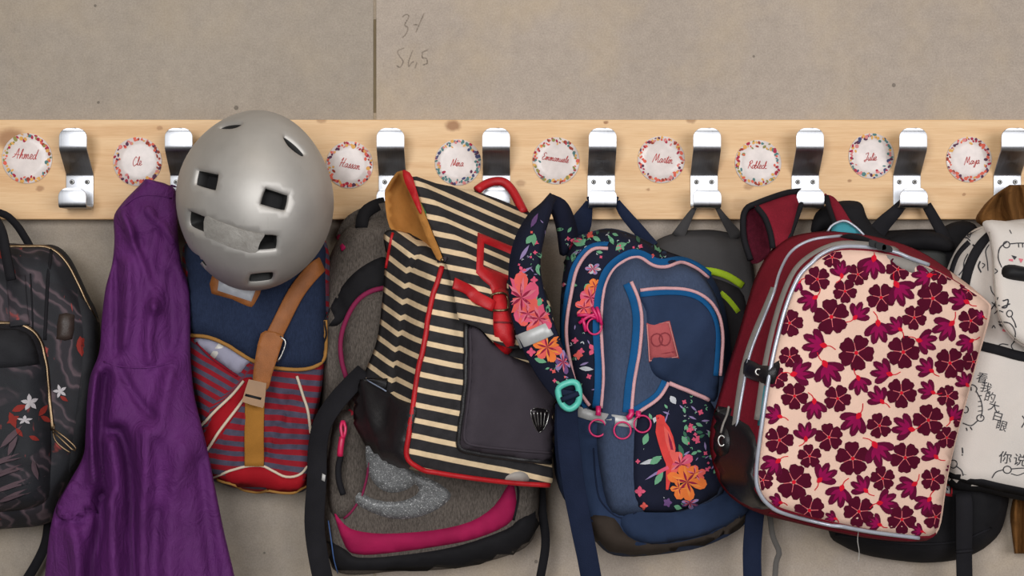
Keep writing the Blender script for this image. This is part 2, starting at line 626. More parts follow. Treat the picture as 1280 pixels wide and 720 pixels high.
# ------------------------------------------------------------------ coat rack: pine board with steel hooks
def pine():
    T = NT('pine_wood'); base = (222, 183, 136)
    v = T.obj(1, 1, 1)
    vs = T.obj(1.2, 3, 26)
    n = T.noise(vs, 1.7, 6, .6, .8)
    colr = T.ramp(n, [(.3, scl(lin((203, 155, 104)), 1)), (.5, lin(base)), (.72, lin((232, 199, 155)))])
    fib = T.noise(T.obj(6, 8, 160), 5, 4, .6)
    colr = T.mix(.3, colr, T.ramp(fib, [(.3, lin((196, 148, 98))), (.7, lin((236, 204, 162)))]))
    for kx, ky, r, dk in [(566, 157, 7.5, .8), (14, 174, 15, .75), (50, 236, 4, .6), (757, 153, 2.5, .8), (651, 229, 5, .45), (810, 237, 2.2, .6),
                          (936, 233, 5, .5), (1062, 226, 2.3, .7), (1205, 243, 2, .6), (200, 160, 3, .5), (864, 150, 5, .6), (474, 240, 3, .3), (402, 150, 5, .5),
                          (925, 255, 9, .22), (650, 250, 12, .22)]:
        p = P(kx, ky, .026)
        d = T.n('ShaderNodeVectorMath', operation='DISTANCE')
        warp = T.n('ShaderNodeVectorMath', operation='MULTIPLY'); T.l(v, warp.inputs[0]); warp.inputs[1].default_value = (.8, 0, 1.15)
        T.l(warp.outputs[0], d.inputs[0]); d.inputs[1].default_value = (p.x * .8, 0, p.z * 1.15)
        q = T.math('ADD', d.outputs['Value'], T.math('MULTIPLY', T.math('SUBTRACT', T.noise(v, 180, 3), .5), .004))
        rr = pxw(r, 0)
        k = T.n('ShaderNodeMapRange', interpolation_type='SMOOTHSTEP'); T.l(q, k.inputs[0])
        k.inputs[1].default_value = rr * .55; k.inputs[2].default_value = rr * 1.35; k.inputs[3].default_value = dk; k.inputs[4].default_value = 0
        colr = T.mix(k.outputs[0], colr, lin((138, 88, 48)))
    T.col(colr); T.bump(fib, .08, .0006); T.set(.5, 0, .35)
    return T.m
M_pine = pine()
def steel():
    T = NT('brushed_steel')
    f = T.noise(T.obj(900, 60, 12), 1, 3, .6)
    T.col(T.ramp(f, [(.3, (.34, .345, .36, 1)), (.7, (.42, .425, .44, 1))]))
    T.l(T.ramp(f, [(.3, (.34, .34, .34, 1)), (.7, (.46, .46, .46, 1))]), T.b.inputs['Roughness'])
    T.set(None, 1.0); T.b.inputs['Anisotropic'].default_value = .5
    return T.m
M_steel = steel()
M_screw = plain('screw_steel', (120, 118, 114), .35, 1)
M_slot = plain('screw_recess', (40, 38, 36), .6)

rack = thing('coat_rack', 'long pale pine board with bent steel hooks screwed to concrete wall', 'coat rack', P(640, 274, .012))
zt = P(0, 149.5, .026).z; zb = P(0, 274.3, .026).z
box('board', -1.25, 1.25, -.026, -.001, zb, zt, M_pine, rack, bev=.0015, label='pale knotty pine board')
HX = [100, 230, 360, 490.5, 620.5, 751.5, 880, 1006.5, 1133.5, 1259]
def hook_path():
    # (depth, height) from the tip of the lower prong round to the top of the upper paddle
    zl = 1.1105
    pts = [(.0655, 1.1362), (.0655, 1.130), (.0655, 1.120), (.0650, 1.1140), (.0632, 1.1115), (.060, zl), (.048, zl), (.034, zl),
           (.0298, 1.1115), (.028, 1.1145), (.0275, 1.122), (.0275, 1.140), (.0275, 1.1535), (.0282, 1.1570), (.0305, 1.1600),
           (.045, 1.1735), (.0575, 1.1850), (.0605, 1.1885), (.062, 1.1925), (.062, 1.199), (.062, 1.207), (.062, 1.2175)]
    return pts
hp = hook_path()
hp = [tuple(x) for x in cr(hp, 4)]
hmesh = None
def hook(x):
    global hmesh
    if hmesh is None:
        pts = [Vector((0, -d, z)) for d, z in hp]
        s = [0]
        for i in range(1, len(pts)): s.append(s[-1] + (pts[i] - pts[i - 1]).length)
        tot = s[-1]; R = .0125; w = .0375; ws = []
        # extra rows at both rounded ends
        def half(t):
            e = min(t, tot - t)
            return w / 2 if e > R else w / 2 - R + math.sqrt(max(R * R - (R - e) ** 2, 0))
        tt = sorted(set([round(x_, 6) for x_ in s] + [R * (1 - math.cos(a * math.pi / 16)) for a in range(9)] + [tot - R * (1 - math.cos(a * math.pi / 16)) for a in range(9)]))
        arr = np.array([tuple(p) for p in pts])
        q = [Vector([np.interp(t, s, arr[:, k]) for k in range(3)]) for t in tt]
        ws = [(max(half(t), .002) * 2, 1) for t in tt]
        prof = [(-.5, -.0011), (-.48, -.0013), (.48, -.0013), (.5, -.0011), (.5, .0011), (.48, .0013), (-.48, .0013), (-.5, .0011)]
        ns = []
        for i, p in enumerate(q):
            a = q[max(i - 1, 0)]; b = q[min(i + 1, len(q) - 1)]; t = (b - a).normalized()
            ns.append(Vector((1, 0, 0)).cross(t))
        o = sweep('coat_hook', q, prof, M_steel, rack, normals=ns, widths=ws)
        m_ = o.modifiers.new('edge', 'EDGE_SPLIT'); m_.split_angle = math.radians(24)
        hmesh = o.data
    else:
        o = bpy.data.objects.new('coat_hook', hmesh); COL.objects.link(o); o.parent = rack
        m_ = o.modifiers.new('edge', 'EDGE_SPLIT'); m_.split_angle = math.radians(24)
    o.location = -rack.location + Vector((x, 0, 0))
    return o
smesh = None
def screw(parent, x, z):
    global smesh
    if smesh is None:
        V = []; Fc = []; fm = []
        k = 14
        for r, d in [(.0034, .0283), (.0034, .0294), (.0026, .0302), (.0016, .0303), (.0013, .0292)]:
            V += [(r * math.cos(2 * math.pi * i / k), -d, r * math.sin(2 * math.pi * i / k)) for i in range(k)]
        for j in range(4):
            for i in range(k):
                Fc.append((j * k + i, j * k + (i + 1) % k, (j + 1) * k + (i + 1) % k, (j + 1) * k + i)); fm.append(1 if j >= 3 else 0)
        Fc.append(tuple(4 * k + i for i in range(k))); fm.append(1)
        o = mk('screw', V, Fc, [M_screw, M_slot], parent, False, fm=fm); smesh = o.data
    else:
        o = bpy.data.objects.new('screw', smesh); COL.objects.link(o); o.parent = parent
    o.location = (x, 0, z)
for hx in HX:
    o = hook(P(hx, 0, .0275).x)
    for sx in (-.0105, .0105): screw(o, sx, P(0, 227.5, .029).z)

# ------------------------------------------------------------------ round name stickers
LET = {  # thin script, x height 1, baseline 0
 'a': (1.1, [[(.8, .85), (.4, 1), (.05, .5), (.2, .05), (.5, .1), (.8, .9), (.75, .2), (1.1, .1)]]),
 'b': (.9, [[(0, .2), (.4, 1.6), (.35, 2.1), (.15, 1.6), (.1, .1), (.5, 0), (.75, .5), (.5, .9), (.2, .6)]]),
 'c': (.85, [[(.7, .8), (.45, 1), (.1, .5), (.3, 0), (.85, .25)]]),
 'd': (1.1, [[(.7, .85), (.35, .95), (.05, .5), (.25, 0), (.6, .2), (1.0, 2.1), (.8, .2), (1.1, .1)]]),
 'e': (.85, [[(0, .3), (.5, .55), (.55, .95), (.25, 1), (.1, .4), (.35, 0), (.85, .25)]]),
 'h': (1.1, [[(0, .1), (.45, 1.6), (.4, 2.1), (.2, 1.6), (.05, 0), (.45, .9), (.7, .8), (.7, .1), (1.1, .15)]]),
 'i': (.5, [[(0, .2), (.25, 1), (.2, .1), (.5, .15)], [(.35, 1.45), (.4, 1.6)]]),
 'k': (1.0, [[(0, .1), (.45, 1.6), (.4, 2.1), (.2, 1.6), (.05, 0)], [(.7, 1), (.2, .5), (.6, .05), (1, .15)]]),
 'l': (.6, [[(0, .2), (.5, 1.6), (.4, 2.1), (.2, 1.4), (.2, .2), (.6, .15)]]),
 'm': (1.6, [[(0, .8), (.15, 1), (.1, 0), (.45, .95), (.65, .8), (.6, 0), (.95, .95), (1.2, .8), (1.15, .1), (1.6, .15)]]),
 'n': (1.15, [[(0, .8), (.15, 1), (.1, 0), (.45, .95), (.7, .8), (.65, .1), (1.15, .15)]]),
 'o': (.95, [[(.5, 1), (.1, .6), (.2, .05), (.6, .1), (.75, .7), (.5, 1), (.95, .8)]]),
 'r': (.85, [[(0, .2), (.25, 1.1), (.55, .9), (.45, .1), (.85, .2)]]),
 's': (.75, [[(0, .1), (.45, 1.1), (.5, .5), (.55, .1), (.2, 0), (.75, .2)]]),
 't': (.6, [[(0, .2), (.4, 1.8), (.25, .1), (.6, .15)], [(0, 1.25), (.65, 1.35)]]),
 'u': (1.1, [[(0, .9), (.1, .2), (.4, .05), (.75, .95), (.75, .1), (1.1, .15)]]),
 'y': (1.0, [[(0, .9), (.15, .3), (.5, .3), (.8, 1), (.6, -.7), (.2, -.8), (.5, -.1), (1, .2)]]),
 'A': (1.7, [[(-.2, .2), (.4, .6), (1, 2.2), (1.1, 0)], [(.1, .9), (1.5, .8)]]),
 'C': (1.4, [[(1.2, 1.8), (.8, 2.1), (.1, 1), (.5, 0), (1.4, .5)]]),
 'E': (1.3, [[(1.1, 1.9), (.6, 2.2), (.2, 1.7), (.6, 1.2), (.1, .6), (.4, 0), (1.3, .4)]]),
 'H': (1.7, [[(.1, 1.6), (.5, 2.2), (.2, 0)], [(1.3, 2.2), (1.0, .3), (1.5, .1)], [(.1, .9), (1.4, 1.1)]]),
 'J': (1.2, [[(.1, 1.8), (.6, 2.1), (1.0, 2), (.6, .2), (.2, -.3), (0, .1), (1.1, .4)]]),
 'M': (2.0, [[(-.1, -.1), (.4, 2.1), (.8, .4), (1.3, 2.1), (1.5, .1), (2.0, .2)]]),
 'N': (1.6, [[(0, -.1), (.35, 1.9), (.8, .1), (1.3, 2.1)], [(1.3, 2.1), (1.25, .3)]]),
 'R': (1.3, [[(.1, 0), (.4, 2.0)], [(0, 1.6), (.7, 2.2), (1.1, 1.7), (.4, 1.05), (1.3, .1)]]),
}
M_stk = plain('sticker_white', (212, 200, 194), .3, 0, .35, coat=.12)
M_ink = plain('sticker_red_ink', (186, 72, 70), .6, 0, .2)
PAL = {k: plain('sticker_' + k, c, .55, 0, .2) for k, c in {'coral': (214, 96, 76), 'crimson': (164, 34, 62), 'teal': (78, 120, 118), 'plum': (84, 44, 70), 'ochre': (214, 160, 84),
       'olive': (138, 132, 70), 'navy': (62, 66, 104), 'rose': (206, 128, 124), 'brick': (148, 58, 40)}.items()}
PK = list(PAL)
def sticker(px, py, r, text, label, pal, seed, tilt=0, dx=0, dy=0, size=3.6):
    rnd = random.Random(seed)
    c = P(px, py, .0262)
    root = thing('name_sticker', label, 'sticker', c, 'round name stickers on the rack board')
    rw = pxw(r, .027); k = 40
    V = []; Fc = []
    for rr, d in [(1, .0262), (1, .0272), (.985, .0276), (.6, .0278), (.3, .0279)]:
        V += [(c.x + rw * rr * math.cos(2 * math.pi * i / k), -d, c.z + rw * rr * math.sin(2 * math.pi * i / k)) for i in range(k)]
    for j in range(4):
        for i in range(k): Fc.append((j * k + i, j * k + (i + 1) % k, (j + 1) * k + (i + 1) % k, (j + 1) * k + i))
    V.append((c.x, -.0279, c.z)); n = len(V) - 1
    for i in range(k): Fc.append((4 * k + i, 4 * k + (i + 1) % k, n))
    disc = mk('disc', V, Fc, M_stk, root)
    s = Surf(disc)
    polys = []
    for i in range(76):
        a = 2 * math.pi * i / 76 + rnd.uniform(-.05, .05)
        up = -math.sin(a)
        rad = r * rnd.uniform(.82, .965) - (r * .13 if rnd.random() < .16 else 0)
        cx, cy = px + rad * math.cos(a), py + rad * math.sin(a)
        sz = rnd.uniform(1.4, 2.9); an = rnd.uniform(0, 6.28); el = rnd.uniform(.45, 1)
        pts = []
        for q in range(7):
            b = 2 * math.pi * q / 7
            x, y = sz * math.cos(b), sz * el * math.sin(b)
            pts.append((cx + x * math.cos(an) - y * math.sin(an), cy + x * math.sin(an) + y * math.cos(an)))
        polys.append((pts, PK.index(rnd.choice(pal)), .0003 + .00001 * (i % 5)))
    decals('floral_border', polys, s, [PAL[x] for x in PK], root)
    # handwriting
    wd = sum(LET[ch][0] for ch in text)
    x = -wd / 2; ql = []
    for ch in text:
        adv, strokes = LET[ch]
        for stv in strokes:
            q = []
            for (u, v) in cr(stv, 4):
                X = (x + u + v * .28) * size; Y = -(v - .6) * size * 1.25
                q.append((px + dx + X * math.cos(tilt) - Y * math.sin(tilt), py + dy + X * math.sin(tilt) + Y * math.cos(tilt)))
            ql += [(pp, 0, .0004) for pp in line_poly(q, .8)]
        x += adv
    decals('handwritten_name', ql, s, [M_ink], root)
warm = ['coral', 'ochre', 'olive', 'brick', 'crimson', 'teal', 'ochre']
red = ['coral', 'crimson', 'brick', 'rose', 'plum', 'coral', 'ochre']
cool = ['navy', 'teal', 'crimson', 'plum', 'rose', 'ochre', 'teal']
SC = 'round white name sticker, '
sticker(34, 198, 31.5, 'Ahmed', SC + 'autumn floral border above the black floral backpack', warm, 1, .05, -3, -3, 4.6)
sticker(172, 202, 30.5, 'Cle', SC + 'red floral border, partly covered by the purple jacket tip', red, 2, -.1, -1, 2, 4.2)
sticker(437, 206, 29.5, 'Hassan', SC + 'dark red floral border directly beside the silver helmet', red, 3, .18, 0, 1, 4.0)
sticker(572.5, 203, 29, 'Nina', SC + 'navy and teal floral border just above the striped satchel flap', cool, 4, .03, -1, 2, 3.6)
sticker(695, 201, 29.5, 'Emmanuele', SC + 'orange floral border and the longest handwritten name', warm, 5, .14, -1, -2, 3.3)
sticker(826.5, 199.5, 29.5, 'Martin', SC + 'red rose border, above the charcoal bag with lime zips', red, 6, .1, 2, 1, 4.0)
sticker(947.5, 204, 29, 'Robleck', SC + 'ochre and olive border above the maroon shoulder strap', warm, 7, .03, -1, 4, 3.6)
sticker(1089, 195, 28.5, 'Julie', SC + 'thin teal border, beside the hook holding the black backpack', cool, 8, -.02, -1, 3, 3.6)
sticker(1211, 199.5, 28.5, 'Maya', SC + 'coral floral border beside the hook holding the brown jacket', red, 9, -.05, 4, 3, 3.6)
# ------------------------------------------------------------------ shared hardware materials
M_blackweb = fabric('black_webbing', (30, 29, 32), .8, .2, 30, .3, 900)
M_black = fabric('black_nylon', (27, 26, 28), .75, .3, 20, .3, 900, wr=.5)
M_plastic = plain('black_plastic', (24, 23, 24), .6, 0, .25)
M_gold = plain('pale_gold_metal', (128, 108, 84), .35, 1)
M_silverm = plain('grey_metal', (170, 168, 164), .3, 1)
M_cream = fabric('cream_piping', (206, 190, 168), .7, .1)

def leaf(cx, cy, L, w, ang, mi, off):
    pts = []
    for t, s in [(0, 0), (.2, .65), (.45, 1), (.7, .75), (1, 0), (.7, -.75), (.45, -1), (.2, -.65)]:
        x, y = t * L, s * w / 2
        pts.append((cx + x * math.cos(ang) - y * math.sin(ang), cy + x * math.sin(ang) + y * math.cos(ang)))
    return (pts, mi, off)
def lobe(cx, cy, L, w, ang, mi, off):
    pts = []
    for t, s_ in [(0, 0), (.2, .45), (.45, .85), (.7, 1), (.9, .7), (1, 0), (.9, -.7), (.7, -1), (.45, -.85), (.2, -.45)]:
        x, y = t * L, s_ * w / 2
        pts.append((cx + x * math.cos(ang) - y * math.sin(ang), cy + x * math.sin(ang) + y * math.cos(ang)))
    return (pts, mi, off)
def blossom(cx, cy, r, n, mi, off, a0=0, wid=.75, sq=1.0, mi2=None):
    out = []
    for i in range(n):
        a = a0 + 2 * math.pi * i / n
        p, q, o = leaf(0, 0, r, r * wid, a, mi if (mi2 is None or i % 2) else mi2, off + .00003 * i)
        out.append(([(cx + x, cy + y * sq) for x, y in p], q, o))
    return out

# ------------------------------------------------------------------ black floral backpack
def dark_floral():
    T = NT('black_floral_print'); v = T.obj()
    n = T.noise(v, 9, 4, .6, 2.2)
    w = T.n('ShaderNodeTexWave', bands_direction='DIAGONAL'); w.inputs['Scale'].default_value = 9; w.inputs['Distortion'].default_value = 9
    w.inputs['Detail'].default_value = 3; w.inputs['Detail Scale'].default_value = 1.2
    T.l(v, w.inputs['Vector'])
    c = T.ramp(w.outputs['Fac'], [(.3, lin((31, 30, 34))), (.5, lin((40, 38, 43))), (.62, lin((70, 58, 63))), (.8, lin((88, 73, 78))), (.92, lin((44, 40, 45)))])
    big = T.noise(v, 14, 2, .5, 1.0)
    c = T.mix(T.ramp(big, [(.44, (1, 1, 1, 1)), (.52, (0, 0, 0, 1))]), c, lin((33, 34, 38)))
    rd = T.noise(T.obj(1, 1, .6), 17, 3, .6, 2.6)
    c = T.mix(T.ramp(rd, [(.66, (0, 0, 0, 1)), (.72, (.85, .85, .85, 1))]), c, lin((158, 62, 56)))
    T.col(c); T.bump(T.math('MULTIPLY_ADD', T.noise(v, 70, 5, .6, .5), .6, T.noise(v, 900, 2)), .3, .0014); T.set(.72, 0, .3)
    return T.m
M_dfl = dark_floral()
M_dfl2 = fabric('charcoal_coated_cloth', (38, 38, 41), .75, .35, 12, .35, 900, spec=.2, wr=.9)
bagA = thing('floral_backpack', 'black wide-mouth backpack with mauve leaf print and gold zips at rack end', 'backpack', P(-20, 664, .07))
oA = [(-140, 312), (-40, 305), (45, 306), (68, 307), (84, 320), (98, 343), (112, 370), (123, 395), (127, 440), (126, 490), (119, 535), (106, 580), (88, 615),
      (66, 650), (0, 662), (-100, 662), (-150, 642), (-165, 560), (-168, 450), (-160, 350)]
def sc(o, f, cx, cy, dx=0, dy=0): return [(cx + (p[0] - cx) * f + dx, cy + (p[1] - cy) * f + dy) for p in o]
bA = body('body', [(sc(oA, .96, -20, 490), .012), (oA, .045), (sc(oA, .985, -20, 490, -6), .09), (sc(oA, .90, -20, 492, -10), .125)], M_dfl, bagA, bulge=.012, wob=.006,
          folds=[([(20, 315), (30, 360), (38, 420)], .004, 8), ([(60, 320), (58, 380), (62, 430)], -.004, 6), ([(100, 380), (95, 440), (90, 520)], -.006, 10)])
sA = Surf(bA)
pkA = patch('front_pocket', [(-130, 425), (-100, 406), (0, 404), (28, 406), (46, 419), (56, 445), (61, 490), (64, 540), (63, 590), (55, 628), (0, 640), (-110, 640), (-138, 600), (-140, 500)],
            sA, M_dfl, bagA, h=.03, edge=26, step=10, folds=[([(0, 430), (30, 432), (50, 436)], .004, 5), ([(-10, 460), (30, 458), (52, 455)], -.005, 4), ([(0, 585), (30, 570), (60, 565)], .003, 7)])
sA2 = Surf(bA, pkA)
patch('pocket_flap', [(-100, 412), (0, 411), (26, 413), (41, 425), (49, 452), (44, 456), (0, 460), (-100, 458)], sA2, M_dfl2, bagA, h=.003, edge=5)
zp = sribbon('pocket_zipper', [(-135, 440), (-100, 408), (0, 404), (28, 406), (46, 419), (56, 445), (61, 490), (66, 538)], sA2, 4.5, .003, M_gold, bagA)
cord('zipper_pull', [(66, 540, .168), (70, 543, .172), (82, 554, .175), (92, 563, .175), (95, 560, .175), (84, 549, .175), (72, 540, .174), (67, 537, .17)], .0013, M_gold, zp)
cord('zipper_pull', [(68, 530, .165), (67, 545, .17), (74, 556, .172), (88, 566, .172)], .0012, M_gold, zp)
stube('mouth_zipper', [(-40, 309), (30, 309), (60, 310), (80, 325), (97, 355), (110, 383), (121, 402)], sA, .0022, M_gold, bagA, off=.001)
patch('side_gusset', [(97, 362), (112, 384), (123, 404), (125, 450), (122, 500), (112, 545), (98, 580), (86, 590), (92, 540), (100, 480), (104, 420)], sA, M_dfl2, bagA, h=.004, edge=6)
tg = patch('leather_tag', [(74, 393), (91, 393), (93, 398), (90, 424), (72, 424), (71, 420)], sA, leather('dark_brown_leather', (58, 47, 42)), bagA, h=.003, edge=2, m=2)
sribbon('panel_strap', [(20, 345), (23, 380), (25, 408)], sA2, 24, .003, M_dfl, bagA)
stube('panel_strap_seam', [(38, 342), (40, 380), (41, 412)], sA2, .0011, M_blackweb, bagA)
sribbon('panel_seam', [(64, 312), (60, 350), (57, 400), (56, 425)], sA, 4, .002, M_blackweb, bagA)
strap('handle', [(14, 350, .155), (8, 320, .152), (0, 285, .14), (-20, 262, .12), (-60, 258, .12), (-90, 290, .14), (-98, 350, .15)], 12, .006, M_blackweb, bagA)
strap('handle', [(44, 322, .06), (33, 300, .058), (18, 278, .056), (0, 266, .055), (-40, 262, .055), (-80, 270, .055), (-110, 320, .05)], 9, .006, M_blackweb, bagA)
strap('shoulder_strap_end', [(62, 640, .04), (58, 675, .03), (48, 700, .03), (30, 730, .03)], 12, .003, M_blackweb, bagA)
PF = [plain('print_white_petal', (176, 170, 172), .7, 0, .1), plain('print_red_leaf', (128, 44, 38), .7, 0, .1), plain('print_mauve', (86, 70, 75), .7, 0, .1), plain('print_black', (24, 24, 28), .7, 0, .1)]
pl = []
for (x, y, L, a) in [(12, 515, 22, 1.2), (15, 514, 20, -.4), (48, 520, 18, -.9), (50, 520, 16, .5), (36, 545, 14, .4), (24, 520, 18, 2.6), (20, 535, 14, .9), (75, 495, 12, .6),
                      (100, 420, 26, 1.5), (103, 422, 18, 1.2), (14, 350, 14, -1.2), (22, 346, 12, 1.9), (-2, 312, 10, 1.0), (-3, 320, 12, .2), (88, 405, 14, 1.9)]:
    pl.append(leaf(x, y, L, L * .42, a, 1, .0011))
for i, (x, y, L, a) in enumerate([(-20, 600, 70, -.35), (-10, 615, 70, -.3), (-25, 585, 75, -.3), (-5, 628, 60, -.35), (40, 575, 26, 1.3), (0, 560, 40, -.8), (10, 570, 34, -1.2)]):
    pl.append(leaf(x, y, L, 8, a, 2, .0010)); pl.append(leaf(x + 4, y + 2, L * .85, 1.2, a, 3, .0013))
pl += blossom(37, 503, 11, 5, 0, .0016, -1.7, .5) + blossom(31, 525, 10, 5, 0, .0016, -.3, .45, .6) + blossom(75, 489, 9, 5, 0, .0016, -.6, .45)
decals('flower_print', pl, sA2, PF, bagA, kind='stuff')

# ------------------------------------------------------------------ purple jacket
def crinkle(name, c, rough=.5):
    T = NT(name); v = T.obj(); b = lin(c)
    n = T.noise(v, 12, 4)
    T.col(T.ramp(n, [(.3, scl(b, .78)), (.7, scl(b, 1.15))]))
    h = T.math('ADD', T.math('MULTIPLY', T.noise(T.obj(1, 1, .7), 38, 7, .6, 1.2), 1.0), T.math('MULTIPLY', T.noise(v, 900, 2), .12))
    T.bump(h, .75, .008); T.set(rough, 0, .22)
    return T.m
M_purple = crinkle('purple_crinkle_nylon', (90, 36, 98), .62)
jacket = thing('purple_jacket', 'crumpled purple nylon rain jacket hanging from a hook beside the silver helmet', 'jacket', P(170, 800, .08))
def drape(name, rows, mat, parent, base, thick, folds, wob=.004, nu=44, nv=90, seed=3, droop=0.0):
    """hanging cloth: rows (y, xleft, xright, depth) top to bottom; closed, with modelled folds"""
    q = resample(cr([(r[1], r[0], r[2], r[3]) for r in rows], 8), 6)
    a = np.array(q); ys = np.linspace(a[0, 1], a[-1, 1], nv)
    o = np.argsort(a[:, 1]); a = a[o]
    xl = np.interp(ys, a[:, 1], a[:, 0]); xr = np.interp(ys, a[:, 1], a[:, 2]); dd = np.interp(ys, a[:, 1], a[:, 3])
    G = []
    for j in range(nv):
        for i in range(nu): 
            u = .5 - .5 * math.cos(math.pi * i / (nu - 1)); u = .6 * u + .4 * i / (nu - 1)
            G.append((xl[j] + (xr[j] - xl[j]) * u, ys[j], dd[j], u))
    A = np.array(G); fs = foldsum(A[:, :2], folds)
    V = []
    for (x, y, d, u), f in zip(A, fs):
        e = math.sqrt(max(0, 1 - (2 * u - 1) ** 2)) ** .7
        p = P(x, y, d)
        nn = noise.noise(Vector((p.x * 22 + seed, p.z * 9, 0)))*1.0 + .5 * noise.noise(Vector((p.x * 50, p.z * 26, seed)))
        V.append(P(x, y, d + thick * e + (f + wob * nn) * min(1, e * 1.6)))
    n1 = len(V)
    for (x, y, d, u) in A:
        e = math.sqrt(max(0, 1 - (2 * u - 1) ** 2))
        V.append(P(x, y, max(base, d - thick * .5 * e)))
    Fc = []
    for s in (0, n1):
        for j in range(nv - 1):
            for i in range(nu - 1):
                k = s + j * nu + i
                Fc.append((k, k + 1, k + nu + 1, k + nu))
    for j in range(nv - 1):
        for i in (0, nu - 1):
            k = j * nu + i; Fc.append((k, k + nu, n1 + k + nu, n1 + k))
    for i in range(nu - 1):
        for j in (0, nv - 1):
            k = j * nu + i; Fc.append((k, k + 1, n1 + k + 1, n1 + k))
    return mk(name, V, Fc, mat, parent)
rowsB = [(224, 181, 186, .085), (229, 177, 206, .085), (236, 170, 219, .085), (248, 158, 221, .085), (260, 148, 222, .09), (272, 142, 222, .095), (300, 143, 223, .10), (330, 140, 227, .105), (360, 132, 236, .11),
         (400, 127, 238, .115), (440, 124, 238, .12), (470, 113, 240, .125), (500, 109, 244, .13), (540, 107, 254, .14), (570, 104, 261, .14), (600, 88, 267, .135),
         (630, 71, 273, .13), (660, 63, 279, .13), (690, 59, 286, .13), (720, 56, 293, .13), (760, 52, 300, .13), (800, 50, 305, .125)]
fB = [([(152, 262), (165, 295), (182, 335), (194, 385)], .014, 6), ([(172, 300), (186, 345), (190, 375)], -.012, 6), ([(185, 262), (205, 285), (218, 300)], .008, 6),
      ([(200, 270), (190, 320), (196, 350)], -.006, 7), ([(160, 330), (161, 380), (155, 430)], .008, 7), ([(145, 330), (146, 380), (146, 440)], -.009, 5),
      ([(190, 380), (186, 420), (188, 450)], .01, 7), ([(212, 345), (216, 400), (214, 445)], -.008, 9), ([(118, 470), (113, 520), (115, 565), (118, 600)], .016, 6),
      ([(133, 470), (128, 520), (126, 560), (132, 620)], -.02, 7), ([(150, 460), (160, 480), (176, 505), (192, 520)], -.008, 5), ([(215, 455), (205, 500), (198, 540)], .01, 10),
      ([(140, 540), (150, 542), (160, 575), (165, 640), (166, 730), (168, 800)], -.03, 8), ([(182, 540), (182, 600), (174, 660), (173, 730), (174, 800)], .014, 9),
      ([(138, 620), (140, 660), (143, 730), (144, 800)], .018, 6), ([(125, 622), (124, 660), (118, 690), (114, 740), (112, 800)], -.028, 8),
      ([(70, 628), (86, 648), (98, 640), (106, 640)], .008, 4), ([(90, 660), (96, 700), (98, 760)], .012, 9), ([(74, 650), (100, 652), (112, 640)], -.01, 4), ([(100, 570), (92, 600), (82, 620)], .006, 6),
      ([(230, 560), (214, 640), (212, 720)], .008, 12), ([(196, 640), (193, 720), (196, 800)], -.008, 8), ([(250, 580), (258, 650), (268, 720)], -.008, 9)]
jb = drape('jacket_body', rowsB, M_purple, jacket, .045, .03, [(l_, a_ * 1.35, w_ * 1.05) for l_, a_, w_ in fB], wob=.005, nu=60, nv=120)
sB = Surf(jb)
stube('waist_seam', [(130, 452), (150, 458), (175, 460), (200, 457), (217, 452)], sB, .0011, M_purple, jacket, off=.0004)
patch('pocket_flap', [(70, 640), (84, 652), (100, 641), (112, 636), (122, 642), (119, 632), (104, 610), (92, 600), (80, 614)], sB, M_purple, jacket, h=.004, edge=6, m=3)
stube('hood_seam', [(150, 262), (172, 246), (196, 244), (214, 248)], sB, .001, M_purple, jacket, off=.0004)
hk = cord('hanging_loop', [(205, 240, .07), (214, 232, .06), (222, 236, .05), (224, 244, .05)], .0015, M_purple, jacket)

# ------------------------------------------------------------------ silver helmet
M_helm = None
def helm():
    T = NT('scuffed_silver_paint'); v = T.obj()
    a = T.noise(v, 7, 5, .6); s = T.noise(T.obj(4, 1, .6), 46, 8, .75, 1.2)
    c = T.ramp(a, [(.3, lin((172, 168, 162))), (.7, lin((196, 192, 186)))])
    c = T.mix(T.ramp(s, [(.6, (0, 0, 0, 1)), (.75, (.3, .3, .3, 1))]), c, lin((98, 92, 86)))
    T.col(c); T.l(T.ramp(a, [(.3, (.5, .5, .5, 1)), (.7, (.62, .62, .62, 1))]), T.b.inputs['Roughness'])
    T.set(None, .55, .5); T.bump(T.noise(v, 500, 3), .06, .0005)
    return T.m
M_helm = helm()
M_foam = plain('black_foam', (20, 19, 19), .9, bump=.5)
M_vent = plain('black_vent_wall', (26, 25, 24), .7)
helmet = thing('bike_helmet', 'scuffed silver skate helmet with rectangular vents and grey tape', 'helmet', P(318, 362, .17))
HC = (318.5, 250.5); HA, HB = 98.0, 112.0; hd0 = .186; HH = .125
def hmap(u, v):
    """azimuthal dome coordinates (u,v in -1..1) to a point"""
    s = math.hypot(u, v); a = min(s, 1.0) * math.pi / 2
    r = math.sin(a); k = r / s if s > 1e-9 else math.pi / 2
    # slightly squared egg, tilted
    th = math.atan2(v, u)
    e = 1 + .012 * math.cos(4 * (th - .2))
    d = hd0 + HH * math.cos(a) ** .92
    ps = (D - hd0) / (D - d)      # keep the outline from swelling with depth
    return (HC[0] + HA * u * k * e, HC[1] + HB * v * k * e, d)
def hinv(px, py):
    x = (px - HC[0]) / HA; y = (py - HC[1]) / HB
    r = min(math.hypot(x, y), .9995); s = math.asin(r) / (math.pi / 2)
    return (x * s / r, y * s / r) if r > 1e-9 else (0, 0)
